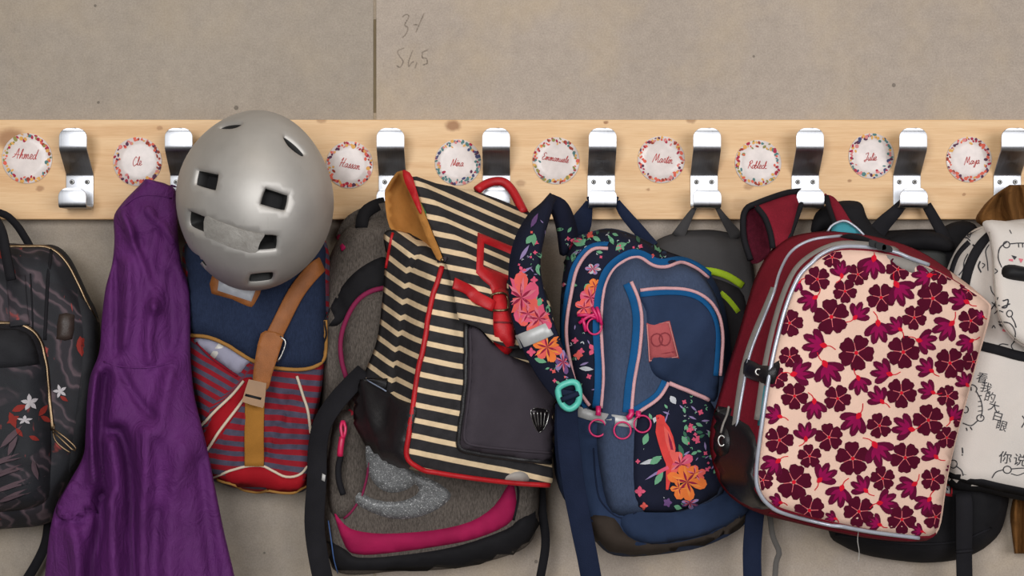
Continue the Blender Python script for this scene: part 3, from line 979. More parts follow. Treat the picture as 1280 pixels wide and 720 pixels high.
vents = [  # outlines of the openings in the picture of the dome
    [(273, 158), (281, 154), (293, 152.5), (302, 153.5), (297, 156), (286, 158)],
    [(355, 171), (359, 171.5), (371, 180), (381, 190), (380, 193), (374, 190), (362, 181)],
    [(247, 214), (249, 213), (269, 217), (271.5, 219), (269, 235), (266, 237), (247, 231.5), (244.5, 228)],
    [(332, 237), (335, 236), (357, 243.5), (360, 246), (357, 260), (353, 262.5), (329, 256), (326.5, 253)],
    [(236, 266), (239, 266), (256, 273), (282, 284), (322, 294), (344, 296), (347, 299), (346, 311), (342, 313), (318, 313), (286, 306), (256, 293), (240, 286), (235, 280)],
    [(234, 313), (237, 314), (251, 327), (256, 334), (253, 335), (243, 327)],
    [(313, 346), (316, 344), (339, 343), (342, 345), (341, 350), (336, 353), (314, 354), (311.5, 351)],
]
def grow(poly, g):
    cx = sum(p[0] for p in poly) / len(poly); cy = sum(p[1] for p in poly) / len(poly)
    out = []
    n = len(poly)
    sgn = 1 if sum(poly[i][0] * poly[(i + 1) % n][1] - poly[(i + 1) % n][0] * poly[i][1] for i in range(n)) > 0 else -1
    for i in range(n):
        a, b, c = poly[i - 1], poly[i], poly[(i + 1) % n]
        n1 = (b[1] - a[1], a[0] - b[0]); n2 = (c[1] - b[1], b[0] - c[0])
        l1 = math.hypot(*n1) or 1; l2 = math.hypot(*n2) or 1
        nx, ny = n1[0] / l1 + n2[0] / l2, n1[1] / l1 + n2[1] / l2
        l = math.hypot(nx, ny) or 1
        out.append((b[0] + sgn * nx / l * g, b[1] + sgn * ny / l * g))
    return out
def build_helmet():
    N = 72
    outer = [(math.cos(2 * math.pi * i / N), math.sin(2 * math.pi * i / N)) for i in range(N)]
    vin = [[hinv(*p) for p in cr(v, 3, True)] for v in vents]
    vout = [[hinv(*p) for p in cr(grow(v, 2.6), 3, True)] for v in vents]
    Vv, T = cdt(outer, vin, .045, vout)
    verts = []; inside = []
    for p in Vv:
        x, y, d = hmap(*p)
        dep = 0
        for vi in vin:
            if pdist(np.array([p]), vi)[0] < 1e-4: dep = .0035
        pt = P(x, y, d); c = P(HC[0], HC[1], hd0)
        verts.append(pt + (c - pt).normalized() * dep)
    faces = list(T); nb = len(verts)
    fm = [0] * len(faces)
    # vent walls, running inward
    c = P(HC[0], HC[1], hd0)
    mp = {}
    rim = []
    for a, b in boundary_loops(T):
        if np.hypot(*Vv[a]) > .999 and np.hypot(*Vv[b]) > .999: rim.append((a, b)); continue
        for i in (a, b):
            if i not in mp: mp[i] = len(verts); verts.append(verts[i] + (c - verts[i]).normalized() * .02)
        faces.append((b, a, mp[a], mp[b])); fm.append(1)
    # sides of the shell back to the rim, a rolled edge and an inner skin
    prev = {i: i for e in rim for i in e}
    ids = list(prev)
    for back, s, mi in [(.018, 1.0, 0), (.036, .985, 0), (.050, .96, 0), (.052, .945, 1), (.045, .90, 1)]:
        cur = {}
        for i in ids:
            x, y, d = hmap(*Vv[i])
            cur[i] = len(verts); verts.append(P(HC[0] + (x - HC[0]) * s, HC[1] + (y - HC[1]) * s, hd0 - back))
        for a, b in rim: faces.append((prev[b], prev[a], cur[a], cur[b])); fm.append(mi)
        prev = cur
    return mk('shell', verts, faces, [M_helm, M_vent], helmet, True, fm=fm)
hs = build_helmet()
# dark foam liner inside
V = []; Fc = []
N = 40; rows_ = 12
for j in range(rows_ + 1):
    a = j / rows_ * math.pi / 2
    for i in range(N):
        t = 2 * math.pi * i / N
        V.append(P(HC[0] + HA * .88 * math.sin(a) * math.cos(t), HC[1] + HB * .88 * math.sin(a) * math.sin(t), hd0 - .03 + (HH + .012) * math.cos(a)))
for j in range(rows_):
    for i in range(N): Fc.append((j * N + i, j * N + (i + 1) % N, (j + 1) * N + (i + 1) % N, (j + 1) * N + i))
mk('foam_liner', V, Fc, M_foam, helmet)
sH = Surf(hs)
def tape():
    T = NT('grey_cloth_tape'); v = T.obj()
    T.col(T.ramp(T.noise(v, 60, 6, .7, .8), [(.3, lin((142, 137, 130))), (.7, lin((176, 172, 165)))]))
    T.bump(T.noise(v, 120, 6, .7, 1.5), .5, .002); T.set(.4, .1, .5)
    return T.m
q = [(256, 271), (270, 276), (296, 285), (322, 291.5), (331, 293), (325, 303), (319, 315), (300, 312), (280, 306), (264, 299), (255, 294)]
out = cr(q, 3, True); Vt, Tt = cdt(out, [], 6)
vv = []
for x, y in Vt:
    u = hinv(x, y); X, Y, d = hmap(*u); pt = P(X, Y, d)
    vv.append(pt + (pt - P(HC[0], HC[1], hd0)).normalized() * (.0004 + .0004 * noise.noise(pt * 120)))
nv_ = len(vv); vv += [v + (P(HC[0], HC[1], hd0) - v).normalized() * .003 for v in vv]
ff = list(Tt) + [tuple(nv_ + i for i in t[::-1]) for t in Tt] + [(b, a, a + nv_, b + nv_) for a, b in boundary_loops(Tt)]
tp_ = mk('tape_strip', vv, ff, tape(), helmet, label='crinkled grey tape over the middle vent')
es = tp_.modifiers.new('edge', 'EDGE_SPLIT'); es.split_angle = math.radians(40)
strap('chin_strap', [(262, 300, .135), (300, 262, .10), (346, 249, .058), (360, 248, .048), (374, 251, .058), (390, 300, .13)], 14, .002, M_blackweb, helmet)
# ------------------------------------------------------------------ denim and red striped satchel under the helmet
M_denim = fabric('blue_denim', (35, 44, 65), .9, .25, 22, .4, 700, mel=.25)
M_tan = leather('tan_leather', (150, 90, 42), .6)
M_must = fabric('mustard_webbing', (156, 106, 44), .8, .12, 30, .4, 700)
M_tanpip = fabric('tan_binding', (156, 112, 58), .8, .12)
M_redst = stripes('red_slate_stripe', (70, 66, 82), (134, 22, 34), 1.0, .5, .85, .12)
M_redc = fabric('red_cotton', (150, 20, 30), .8, .15)
M_lilac = fabric('lilac_grey_cotton', (150, 148, 164), .8, .1)
bagD = thing('denim_satchel', 'red striped school satchel with blue denim flap and tan straps, below the helmet', 'satchel', P(320, 615, .07))
oD = [(234, 300), (300, 282), (360, 282), (406, 296), (413, 380), (404, 470), (391, 540), (388, 600), (370, 616), (320, 613), (275, 604), (258, 590), (247, 520), (234, 440), (229, 370)]
def uvD(x, y):
    yy = y
    if x < 306 - (y - 470) * .9 and y < 570: yy = y - (x - 240) * .62
    else: yy = y - (x - 320) * .1
    return (x / 100, yy / 13.5)
bD = body('body', [(sc(oD, .95, 318, 450), .012), (oD, .03), (sc(oD, .99, 318, 450), .07), (sc(oD, .93, 318, 452), .098)], M_redst, bagD, bulge=.014, wob=.005, m=6, rings=16, uvf=uvD,
          folds=[([(365, 500), (345, 530), (330, 570)], -.012, 7), ([(350, 490), (360, 530), (340, 560)], .008, 6), ([(280, 545), (300, 535), (305, 520)], .006, 5), ([(270, 566), (320, 566), (380, 560)], -.006, 4)])
sD = Surf(bD)
patch('side_pocket_top', [(242, 424), (262, 424), (290, 434), (314, 448), (308, 456), (297, 467), (280, 456), (262, 442), (250, 434)], sD, M_lilac, bagD, h=.004, edge=5, m=3)
sribbon('reflective_tape', [(277, 431), (271, 438), (266, 446)], Surf(bD, bagD.children[-1]), 8, .0016, plain('pale_reflector', (196, 192, 184), .4), bagD)
stube('pocket_edge_piping', [(246, 428), (262, 445), (282, 460), (297, 470)], sD, .0016, fabric('dark_red_piping', (120, 20, 34)), bagD, off=.001)
zr = patch('side_zipper_gap', [(306, 472), (318, 478), (300, 510), (258, 566), (250, 536), (285, 500)], sD, M_redc, bagD, h=.001, edge=4, m=2)
stube('cream_piping', [(305, 476), (290, 494), (270, 513), (250, 535)], sD, .0020, M_cream, bagD, off=.002)
stube('cream_piping', [(318, 479), (302, 503), (280, 532), (257, 566)], sD, .0020, M_cream, bagD, off=.002)
stube('cream_piping', [(371, 470), (378, 492), (385, 515), (388, 545), (388, 575)], sD, .0020, M_cream, bagD, off=.001)
rb = patch('bottom_panel', [(262, 598), (275, 594), (295, 586), (312, 582), (330, 583), (347, 592), (362, 597), (378, 592), (388, 578), (390, 600), (386, 614), (360, 618), (320, 615), (280, 607), (264, 602)],
           sD, M_redc, bagD, h=.004, edge=6, m=3)
stube('cream_piping', [(263, 597), (275, 594), (295, 586), (312, 582), (330, 583), (347, 592), (362, 597), (376, 593), (386, 580)], Surf(bD, rb), .0018, M_cream, bagD, off=.001)
stube('bottom_binding', [(266, 604), (300, 611), (340, 617), (370, 618), (386, 612)], Surf(bD, rb), .0022, M_tanpip, bagD, off=.001)
fl_o = [(238, 300), (300, 286), (360, 286), (400, 298), (406, 360), (406, 440), (402, 454), (380, 462), (350, 461), (325, 455), (305, 445), (285, 432), (262, 422), (244, 420), (236, 421), (235, 380), (236, 340)]
fD = patch('flap', fl_o, sD, M_denim, bagD, h=.012, edge=14, step=10, m=3, off=.004, sink=.001, folds=[([(340, 380), (338, 420), (340, 450)], .004, 10), ([(250, 360), (290, 400), (330, 440)], -.003, 9)])
sD2 = Surf(bD, fD)
stube('flap_binding', [(236, 420), (244, 419), (262, 421), (285, 431), (305, 444), (325, 454), (350, 460), (380, 461), (400, 454), (406, 440), (406, 400)], sD2, .0028, M_tanpip, bagD, off=.001)
lab = patch('name_card_frame', [(265, 345), (300, 335), (328, 352), (318, 380), (310, 383), (290, 374), (268, 368), (264, 364)], sD2, M_tan, bagD, h=.002, edge=3, m=2)
patch('name_card', [(274, 348), (300, 342), (322, 356), (314, 377), (290, 369), (272, 363)], Surf(fD, lab), plain('white_card', (178, 180, 186), .4), lab, h=.0008, edge=2, m=1)
st = sribbon('leather_strap', [(400, 330), (385, 346), (370, 366), (355, 395), (342, 420)], sD2, 20, .003, M_tan, bagD, off=.004)
sS = Surf(bD, fD, st)
dk = -sD2.at(337, 430).y; dk2 = -sD2.at(322, 490).y
ke = sheet('strap_keeper', [(326, 417, dk + .007), (338, 414, dk + .008), (352, 418, dk + .007), (354, 424, dk + .007), (346, 450, dk + .008), (340, 468, dk + .007), (336, 484, dk + .004), (329, 489, dk + .003), (319, 484, dk + .003), (316, 474, dk + .005), (319, 448, dk + .008)], M_tan, bagD, thick=.004, m=2, step=5)
cord('keeper_buckle', [(350, 420, dk + .006), (357, 428, dk + .006), (351, 446, dk + .006), (346, 452, dk + .006)], .0014, M_silverm, bagD)
sS2 = Surf(bD, fD, ke)
sribbon('webbing_strap', [(319, 500), (318, 540), (318, 582)], sD, 24, .003, M_must, bagD, off=.003)
bk = slab('side_release_buckle', [(311, 474), (311, 474), (333, 479), (333, 479), (330, 507), (325, 509), (305, 503), (303, 499)], dk - .004, dk + .006, plain('tan_plastic', (142, 104, 64), .4), bagD, m=2)
patch('buckle_slot', [(307, 492), (327, 497), (326, 500), (306, 495)], Surf(bk), M_plastic, bk, h=.0004, edge=1, m=1)
# ------------------------------------------------------------------ grey melange backpack with pink trim
M_mel = fabric('grey_melange_cloth', (84, 77, 71), .9, .15, 15, .35, 800, mel=.55)
M_pink = fabric('raspberry_cloth', (152, 26, 72), .75, .2, 20, .25, 900)
M_maroonpip = fabric('dark_pink_piping', (124, 36, 70), .7, .15)
def glitter():
    T = NT('silver_glitter'); v = T.obj()
    vo = T.n('ShaderNodeTexVoronoi'); vo.inputs['Scale'].default_value = 850; T.l(v, vo.inputs['Vector'])
    sp = T.n('ShaderNodeSeparateColor'); T.l(vo.outputs['Color'], sp.inputs[0])
    T.col(T.ramp(sp.outputs[0], [(0, lin((84, 84, 84))), (.6, lin((106, 107, 107))), (.92, lin((128, 128, 128))), (1, lin((190, 190, 188)))]))
    T.bump(sp.outputs[1], .4, .0006); T.set(.45, .15, .4)
    return T.m
M_glit = glitter()
bagE = thing('grey_backpack', 'grey melange backpack with raspberry trim and glitter emblem, behind the striped satchel', 'backpack', P(535, 716, .06))
oE = [(448, 272), (500, 266), (580, 268), (630, 292), (660, 360), (672, 450), (674, 560), (673, 640), (662, 678), (620, 698), (560, 709), (480, 716), (425, 716), (410, 697),
      (403, 640), (399, 560), (402, 470), (400, 400), (405, 350), (420, 305)]
bE = body('body', [(sc(oE, .95, 535, 490), .03), (oE, .045), (sc(oE, .99, 535, 490), .07), (sc(oE, .92, 537, 492), .087)], M_mel, bagE, bulge=.012, wob=.005, m=5, rings=12, seed=5,
          folds=[([(412, 400), (410, 440), (412, 480)], .008, 6), ([(424, 380), (418, 440), (424, 480)], -.008, 5), ([(440, 300), (460, 292), (490, 290)], .006, 6)])
sE = Surf(bE)
pe = patch('front_compartment', [(480, 362), (462, 366), (446, 378), (434, 400), (428, 430), (430, 470), (440, 520), (470, 560), (540, 570), (600, 560), (640, 500), (640, 420), (600, 370), (540, 358)],
           sE, M_mel, bagE, h=.008, edge=12, step=11)
sE1 = Surf(bE, pe)
patch('black_zip_gusset', [(484, 322), (458, 330), (434, 350), (416, 378), (406, 402), (414, 408), (426, 404), (436, 388), (448, 374), (464, 363), (484, 358)], sE, M_black, bagE, h=.002, edge=4, m=3)
zz = stube('compartment_zipper', [(482, 360), (464, 364), (447, 376), (434, 398), (427, 425), (428, 450), (434, 472)], sE1, .0035, M_maroonpip, bagE, off=.002)
cord('zipper_cord', [(412, 388, .10), (406, 402, .105), (408, 418, .105), (404, 430, .10)], .0012, M_blackweb, bagE)
lp = patch('side_pocket', [(420, 520), (440, 512), (456, 530), (461, 560), (458, 600), (445, 632), (428, 648), (414, 640), (408, 600), (412, 560)], sE, M_mel, bagE, h=.010, edge=12, m=3)
sE2 = Surf(bE, pe, lp)
stube('pocket_piping', [(456, 528), (461, 560), (458, 600), (445, 632), (430, 648)], sE2, .0018, M_maroonpip, bagE, off=.001)
zt_ = patch('pocket_zip_tape', [(419, 522), (437, 511), (444, 516), (426, 530)], sE2, plain('red_zip_tape', (170, 28, 48), .7), bagE, h=.002, edge=2, m=1)
cord('zipper_slider', [(428, 526, .118), (426, 535, .121), (429, 548, .122), (432, 536, .121), (429, 526, .118)], .0022, plain('pink_plastic', (206, 36, 88), .35), zt_)
cord('zipper_pull', [(428, 546, .121), (426, 558, .122), (425, 570, .121)], .0042, plain('pink_plastic_pull', (196, 30, 78), .35), zt_)
cord('pull_cord', [(426, 570, .12), (423, 585, .12), (424, 602, .119), (429, 618, .116)], .0042, M_blackweb, zt_)
# glitter emblem: a heavy disc and a lower sweep round it
disc_ = [(460, 545), (470, 560), (490, 570), (512, 585), (522, 598), (512, 610), (492, 616), (474, 610), (461, 592), (457, 566)]
patch('glitter_emblem', disc_, sE2, M_glit, bagE, h=.0008, edge=2, m=3)
patch('glitter_emblem', [(449, 615), (462, 622), (482, 627), (504, 626), (521, 618), (523, 608), (512, 600), (520, 592), (548, 604), (564, 618), (556, 630), (538, 641), (515, 648), (488, 648), (464, 640), (444, 628)],
      sE2, M_glit, bagE, h=.0008, edge=2, m=2)
pk_ = patch('bottom_sweep', [(418, 642), (430, 655), (445, 663), (480, 667), (540, 663), (588, 652), (618, 632), (636, 605), (643, 608), (645, 636), (634, 656), (592, 674), (540, 684), (480, 692), (448, 693), (432, 684)],
            sE2, M_pink, bagE, h=.006, edge=6, m=3)
patch('base_panel', [(408, 676), (432, 687), (448, 697), (500, 694), (570, 683), (632, 662), (648, 650), (674, 640), (672, 668), (655, 686), (600, 704), (500, 717), (424, 717), (411, 700)], sE, M_black, bagE, h=.004, edge=6, m=3, off=.002)
stube('blue_stitching', [(414, 650), (417, 670), (421, 700), (424, 712)], sE2, .0009, plain('blue_thread', (60, 90, 140), .7), bagE, off=.006)
stube('side_seam', [(645, 600), (648, 620), (642, 650)], sE2, .0016, M_blackweb, bagE, off=.001)
strap('haul_handle', [(452, 285, .08), (455, 268, .075), (468, 258, .07), (488, 254, .06), (520, 262, .06)], 16, .008, M_black, bagE)
strap('shoulder_strap', [(430, 300, .05), (440, 280, .062), (462, 268, .066), (490, 263, .066)], 22, .01, M_mel, bagE)
sribbon('pink_tab', [(424, 296), (428, 304), (430, 312)], sE, 7, .003, M_pink, bagE)
strap('webbing_strap', [(456, 464, .118), (440, 480, .124), (418, 505, .126), (403, 530, .126), (397, 560, .12), (396, 600, .115), (393, 650, .11), (397, 690, .105), (405, 730, .10)], 25, .0025, M_blackweb, bagE, twist=(-.5, .25))
strap('lower_strap', [(676, 600, .05), (678, 640, .05), (682, 680, .05), (674, 730, .05)], 11, .003, M_blackweb, bagE)
patch('webbing_label', [(403, 592), (407, 594), (406, 602), (402, 600)], Surf(bagE.children[-2]), plain('white_label', (190, 188, 184), .6), bagE, h=.0008, edge=1, m=1)
sribbon('red_cord_trim', [(430, 478), (420, 492), (410, 506), (404, 516)], sE2, 5, .003, plain('rust_cord', (140, 62, 44), .8), bagE)

# ------------------------------------------------------------------ black and cream striped satchel
M_str = stripes('black_cream_stripe', (44, 42, 43), (222, 196, 158), 1.0, .33, .85, .05)
M_strf = stripes('black_cream_stripe_flap', (44, 42, 43), (218, 192, 156), 1.0, .34, .85, .05)
M_coat = leather('black_coated_canvas', (33, 31, 32), .45)
M_redl = leather('red_leather', (178, 20, 28), .5)
M_ochre = fabric('ochre_lining', (164, 112, 56), .8, .25, 25, .3, 700, wr=.8)
M_pock = fabric('charcoal_canvas', (62, 56, 62), .85, .2, 14, .3, 800, wr=.5)
bagF = thing('striped_satchel', 'black and cream striped satchel with red leather buckle strap and red piping', 'satchel', P(570, 606, .17))
frF = [(552, 330, .215), (542, 370, .228), (532, 420, .238), (523, 470, .243), (516, 520, .243), (509, 555, .24), (508, 570, .237), (516, 580, .234), (540, 589, .224), (590, 598, .205),
       (640, 603, .18), (686, 606, .16), (689, 570, .16), (692, 500, .165), (692, 430, .165), (688, 385, .16), (660, 350, .175), (610, 338, .195)]
bkF = [(490, 287, .125), (482, 322, .12), (478, 372, .118), (471, 425, .118), (456, 465, .118), (443, 505, .118), (444, 532, .118), (462, 558, .118), (505, 584, .118), (570, 597, .115),
       (640, 602, .11), (685, 604, .105), (688, 570, .105), (691, 500, .105), (691, 430, .105), (686, 375, .105), (660, 335, .1), (600, 322, .1)]
def pipx(y): return float(np.interp(y, [330, 370, 420, 470, 520, 555, 580], [552, 542, 532, 523, 516, 509, 512]))
def plex(y): return float(np.interp(y, [290, 310, 333, 370, 410, 450, 490], [527, 524, 512, 508, 502, 495, 490]))
def uvF(x, y):
    xp = pipx(y)
    if x >= xp - 1.5: v = y - .2 * (x - 540)
    else:
        v = y - .2 * (xp - 540) - .42 * (x - xp)
        if x < plex(y): v -= 5.0 + .25 * (x - plex(y))
    return (x / 100, v / 20.0)
bF = body('body', [(sc(bkF, 1, 0, 0) if False else bkF, .12), (frF, .2)], M_str, bagF, bulge=.018, m=8, mid=14, rings=22, wob=.002, uvf=uvF, center=(610, 470),
          folds=[([(524, 312), (512, 335), (508, 370), (502, 410), (495, 450), (491, 488)], -.016, 4), ([(515, 320), (500, 370), (488, 430), (478, 470)], .008, 8), ([(535, 340), (524, 400), (510, 460)], .006, 7),
                 ([(569, 360), (573, 400), (580, 460)], -.004, 6)])
sF = Surf(bF)
bpF = patch('base_panel', [(449, 467), (470, 480), (500, 499), (520, 509), (514, 540), (508, 566), (514, 581), (500, 584), (470, 567), (446, 541), (441, 508)], sF, M_coat, bagF, h=.003, edge=4, m=3, off=.0035, step=5,
      folds=[([(462, 478), (470, 520), (486, 560)], .008, 6), ([(486, 500), (480, 540)], -.006, 6), ([(505, 515), (497, 560)], .004, 6)])
stube('base_stitching', [(460, 475), (472, 482), (484, 490)], Surf(bF, bpF), .0009, plain('pale_blue_thread', (130, 140, 160), .7), bagF, off=.0025)
stube('red_piping', [(552, 334), (542, 370), (532, 420), (523, 470), (516, 520), (509, 555), (508, 570), (516, 580), (540, 589), (590, 597), (640, 603), (686, 606)], sF, .0034, M_redl, bagF, off=.002)
stube('back_edge_piping', [(491, 292), (486, 318), (483, 335)], sF, .002, M_redl, bagF, off=.001)
sheet('lining', [(503, 213, .132), (484, 232, .126), (481, 248, .123), (487, 284, .122), (506, 301, .14), (530, 322, .175), (551, 331, .212), (540, 296, .178), (522, 256, .15)], M_ochre, bagF, bulge=-.03, edge=14, wob=.01)
def uvFl(x, y):
    xc = 526 + (y - 225) * .609
    a = .594 if x > xc else .2278
    return (x / 100, (y - a * (x - xc)) / 22.0)
flF = sheet('flap', [(514, 221, .14), (545, 229, .118), (580, 236, .102), (610, 244, .096), (640, 256, .092), (668, 272, .092), (674, 320, .125), (672, 370, .16), (664, 420, .20), (645, 436, .224), (617, 427, .236), (600, 411, .24),
             (582, 404, .243), (573, 398, .243), (567, 364, .236), (559, 333, .226), (541, 290, .186), (527, 255, .158)], M_strf, bagF, bulge=.012, edge=40, uvf=uvFl, step=6,
            folds=[([(526, 225), (560, 282), (596, 342)], .006, 7), ([(582, 350), (595, 380), (612, 405)], -.014, 6), ([(600, 385), (615, 410)], .008, 5), ([(560, 235), (600, 262), (650, 280)], .003, 12)])
sheet('flap_edge', [(504, 214, .137), (514, 221, .146), (527, 256, .162), (541, 292, .19), (553, 322, .218), (546, 324, .217), (532, 294, .188), (518, 258, .158), (508, 232, .145)], M_ochre, bagF, thick=.006, m=2, step=5)
sheet('flap_corner_binding', [(503, 213, .142), (509, 214, .146), (516, 222, .15), (527, 262, .17), (524, 266, .17), (514, 245, .158), (506, 228, .148)], M_redl, bagF, thick=.005, m=2, step=5)
sF2 = Surf(bF, flF)
win = [(605, 304), (641, 319), (636, 345), (604, 333)]
fr = patch('label_frame', [(597, 291), (664, 316), (658, 356), (633, 350), (633, 374), (617, 372), (612, 357), (595, 341)], sF2, M_redl, bagF, h=.003, edge=3, m=1, step=6, holes=[win], off=.001)
patch('clear_label_window', win, sF2, plain('clear_vinyl', (88, 84, 82), .12, 0, .6), fr, h=.0003, edge=1, m=1) if False else None
sribbon('buckle_strap', [(566, 355), (585, 364), (602, 376), (616, 384)], sF2, 15, .004, M_redl, bagF, off=.004)
ton = patch('strap_tongue', [(616, 364), (633, 366), (637, 390), (641, 420), (641, 432), (637, 441), (630, 443.5), (622, 440), (618, 430), (617, 400)], sF2, M_redl, bagF, h=.005, edge=4, m=2, off=.005)
sT = Surf(bF, flF, ton)
stube('buckle', [(614, 370), (631, 368), (634, 384), (632, 388), (616, 388), (613, 384)], sT, .0016, M_gold, bagF, off=.002, closed=True)
stube('tongue_seam', [(618, 403), (628, 403), (639, 404)], sT, .0014, plain('dark_red_leather', (110, 14, 20), .5), bagF, off=.0006)
pF = patch('front_pocket', [(583, 402), (600, 411), (618, 430), (640, 446), (688, 468), (691, 520), (688, 577), (640, 572), (582, 563), (573, 556), (576, 530), (581, 490), (583, 440)], sF, M_pock, bagF, h=.016, edge=9, m=3, off=.001,
           folds=[([(600, 420), (640, 470), (690, 500)], .003, 12), ([(600, 500), (650, 540)], -.002, 14)])
sF3 = Surf(bF, pF)
stube('pocket_binding', [(583, 402), (583, 440), (581, 490), (576, 530), (573, 554), (582, 563), (640, 572), (687, 577)], sF3, .0035, M_coat, bagF, off=.001)
stube('pocket_binding', [(588, 410), (589, 450), (587, 490), (582, 530), (581, 550), (590, 556), (640, 562), (688, 566)], sF3, .0018, M_pock, bagF, off=.001)
em = patch('metal_crest', [(664, 513), (672, 510), (682, 512), (686, 514), (684, 526), (680, 535), (674, 541), (669, 533), (665, 523)], sF3, plain('gunmetal', (46, 42, 44), .35, .8), bagF, h=.002, edge=1.5, m=2, step=3)
sM = Surf(em)
for x0, x1 in [(667, 671), (671.5, 673), (676, 676), (681, 679)]:
    stube('crest_bar', [(x0, 515), ((x0 + x1) / 2, 525), (x1, 533)], sM, .0007, M_silverm, em, off=.0005, step=3)
stube('crest_rim', [(664, 513), (672, 510), (682, 512), (686, 514), (684, 526), (680, 535), (674, 541), (669, 533), (665, 523)], sM, .0007, M_silverm, em, off=.0004, closed=True)
patch('leather_end_patch', [(631, 599), (638, 592), (650, 589), (659, 593), (661, 601), (645, 602)], sF3, plain('pale_grey_patch', (150, 142, 134), .6), bagF, h=.002, edge=2, m=2)
cord('grab_handle', [(596, 238, .082), (606, 231, .075), (618, 227, .07), (630, 228, .07), (640, 238, .075), (648, 252, .085), (655, 266, .095)], .0062, M_redl, bagF)
sribbon('snap_tab', [(549, 327), (553, 324), (557, 325)], sF2, 9, .004, M_pock, bagF)
cord('snap_button', [(553, 325, .238), (553.1, 325, .242)], .0028, M_gold, bagF)
decals('green_leaf_tag', [leaf(523, 250, 10, 4, 1.2, 0, .001)], sF2, [plain('green_thread', (60, 120, 50), .7)], bagF)
# ------------------------------------------------------------------ navy floral backpack with parrot pocket
M_navyf = fabric('navy_print_ground', (26, 29, 45), .85, .25, 18, .3, 900)
M_slate = fabric('slate_blue_cloth', (60, 71, 93), .88, .18, 16, .35, 800, mel=.2)
M_blue = fabric('deep_blue_cloth', (40, 53, 78), .85, .2, 16, .3, 800)
M_ztape = fabric('bright_blue_zip_tape', (20, 80, 128), .75, .15, 30, .3, 900)
M_zpink = fabric('pale_pink_zip', (206, 158, 160), .6, .12, 60, .6, 500)
M_navyw = fabric('navy_webbing', (27, 35, 56), .8, .18, 30, .4, 700)
M_refl = plain('grey_reflector', (168, 168, 166), .35, .1)
M_brown = fabric('dark_brown_base', (54, 46, 40), .8, .25)
M_teal = plain('teal_plastic', (88, 190, 172), .35)
M_mag = plain('magenta_plastic', (200, 30, 96), .35)
PG = [plain('print_' + n, c, .75, 0, .1) for n, c in [('pink', (206, 84, 112)), ('coral', (216, 92, 84)), ('orange', (222, 116, 56)), ('leafgreen', (104, 158, 122)), ('lilac', (140, 122, 164)), ('white', (184, 186, 190)),
      ('plum', (104, 74, 120)), ('redbird', (208, 66, 62)), ('darkred', (138, 32, 60)), ('darkgreen', (56, 100, 78)), ('palepink', (208, 112, 126)), ('amber', (226, 134, 66))]]
PINK, CORAL, ORNG, GRN, LIL, WHT, PLUM, BIRD, DRED, DGRN, PINK2, YEL = range(12)
def scatter(poly, n, seed, avoid=(), smin=3, smax=9):
    rnd = random.Random(seed); a = np.array(poly); out = []
    x0, y0 = a.min(0)[:2]; x1, y1 = a.max(0)[:2]
    cnt = 0; tries = 0
    while cnt < n and tries < n * 40:
        tries += 1
        x, y = rnd.uniform(x0, x1), rnd.uniform(y0, y1)
        pt = np.array([(x, y)])
        if not inpoly(pt, poly)[0] or pdist(pt, poly)[0] < 4: continue
        if any(math.hypot(x - q[0], y - q[1]) < q[2] for q in avoid): continue
        k = rnd.random(); s = rnd.uniform(smin, smax); o = .0009 + .0002 * rnd.random()
        if k < .3: out.append(leaf(x, y, s * 1.5, s * .7, rnd.uniform(0, 6.28), rnd.choice([GRN, GRN, DGRN]), o))
        elif k < .5: out += blossom(x, y, s * .6, 4, rnd.choice([PINK, CORAL, PINK]), o, rnd.uniform(0, 3))
        elif k < .68: out.append(leaf(x, y, s * 1.6, s * .4, rnd.uniform(0, 6.28), LIL, o))
        else:
            a0 = rnd.uniform(0, 6.28)
            for j in (0, 1): out.append(leaf(x, y, s * .55, s * .2, a0 + j * 1.3, rnd.choice([WHT, GRN]), o))
        cnt += 1
    return out
def bloom(cx, cy, r, n, mi, off, a0=0, wid=.5, sq=1.0, mi2=None):
    out = []; rn = random.Random(int(cx * 7 + cy))
    for i in range(n):
        p, q, o = lobe(0, 0, r * rn.uniform(.75, 1.1), r * wid * rn.uniform(1.1, 1.5), a0 + 2 * math.pi * i / n + rn.uniform(-.25, .25), mi if (mi2 is None or i % 2) else mi2, off + .00003 * i)
        out.append(([(cx + x, cy + y * sq) for x, y in p], q, o))
    for i in range(n):
        a = a0 + 2 * math.pi * i / n
        p, q, o = leaf(0, 0, r * .6, r * .12, a, DRED, off + .00035)
        out.append(([(cx + x, cy + y * sq) for x, y in p], q, o))
        p, q, o = leaf(0, 0, r * .85, r * .16, a + .16, PINK2 if mi != ORNG else YEL, off + .0003)
        out.append(([(cx + x, cy + y * sq) for x, y in p], q, o))
    return out
bagG = thing('navy_floral_backpack', 'blue school backpack with navy tropical flower print, parrot pocket and pink zips', 'backpack', P(815, 692, .1))
oG = [(712, 302), (735, 292), (765, 287), (800, 298), (830, 314), (866, 327), (891, 350), (908, 398), (914, 470), (914, 520), (924, 570), (938, 620), (932, 655), (880, 683), (820, 692), (768, 694),
      (745, 677), (725, 650), (700, 612), (691, 572), (697, 530), (704, 480), (701, 430), (701, 380), (704, 340)]
def dG(x, d): return d - max(0, (x - 800)) * .00042
lo = lambda o, d: [(p[0], p[1], dG(p[0], d)) for p in o]
bG = body('body', [(sc(oG, .95, 812, 490), .052), (oG, .07), (lo(sc(oG, .99, 812, 490), .125), .125), (lo(sc(oG, .93, 812, 492), .16), .16)], M_blue, bagG, bulge=.012, wob=.004, m=4, rings=12, seed=9,
          folds=[([(740, 560), (735, 600), (745, 640)], -.006, 8), ([(770, 560), (765, 610), (775, 640)], .005, 10), ([(715, 540), (722, 580), (735, 630)], .006, 8)])
sG = Surf(bG)
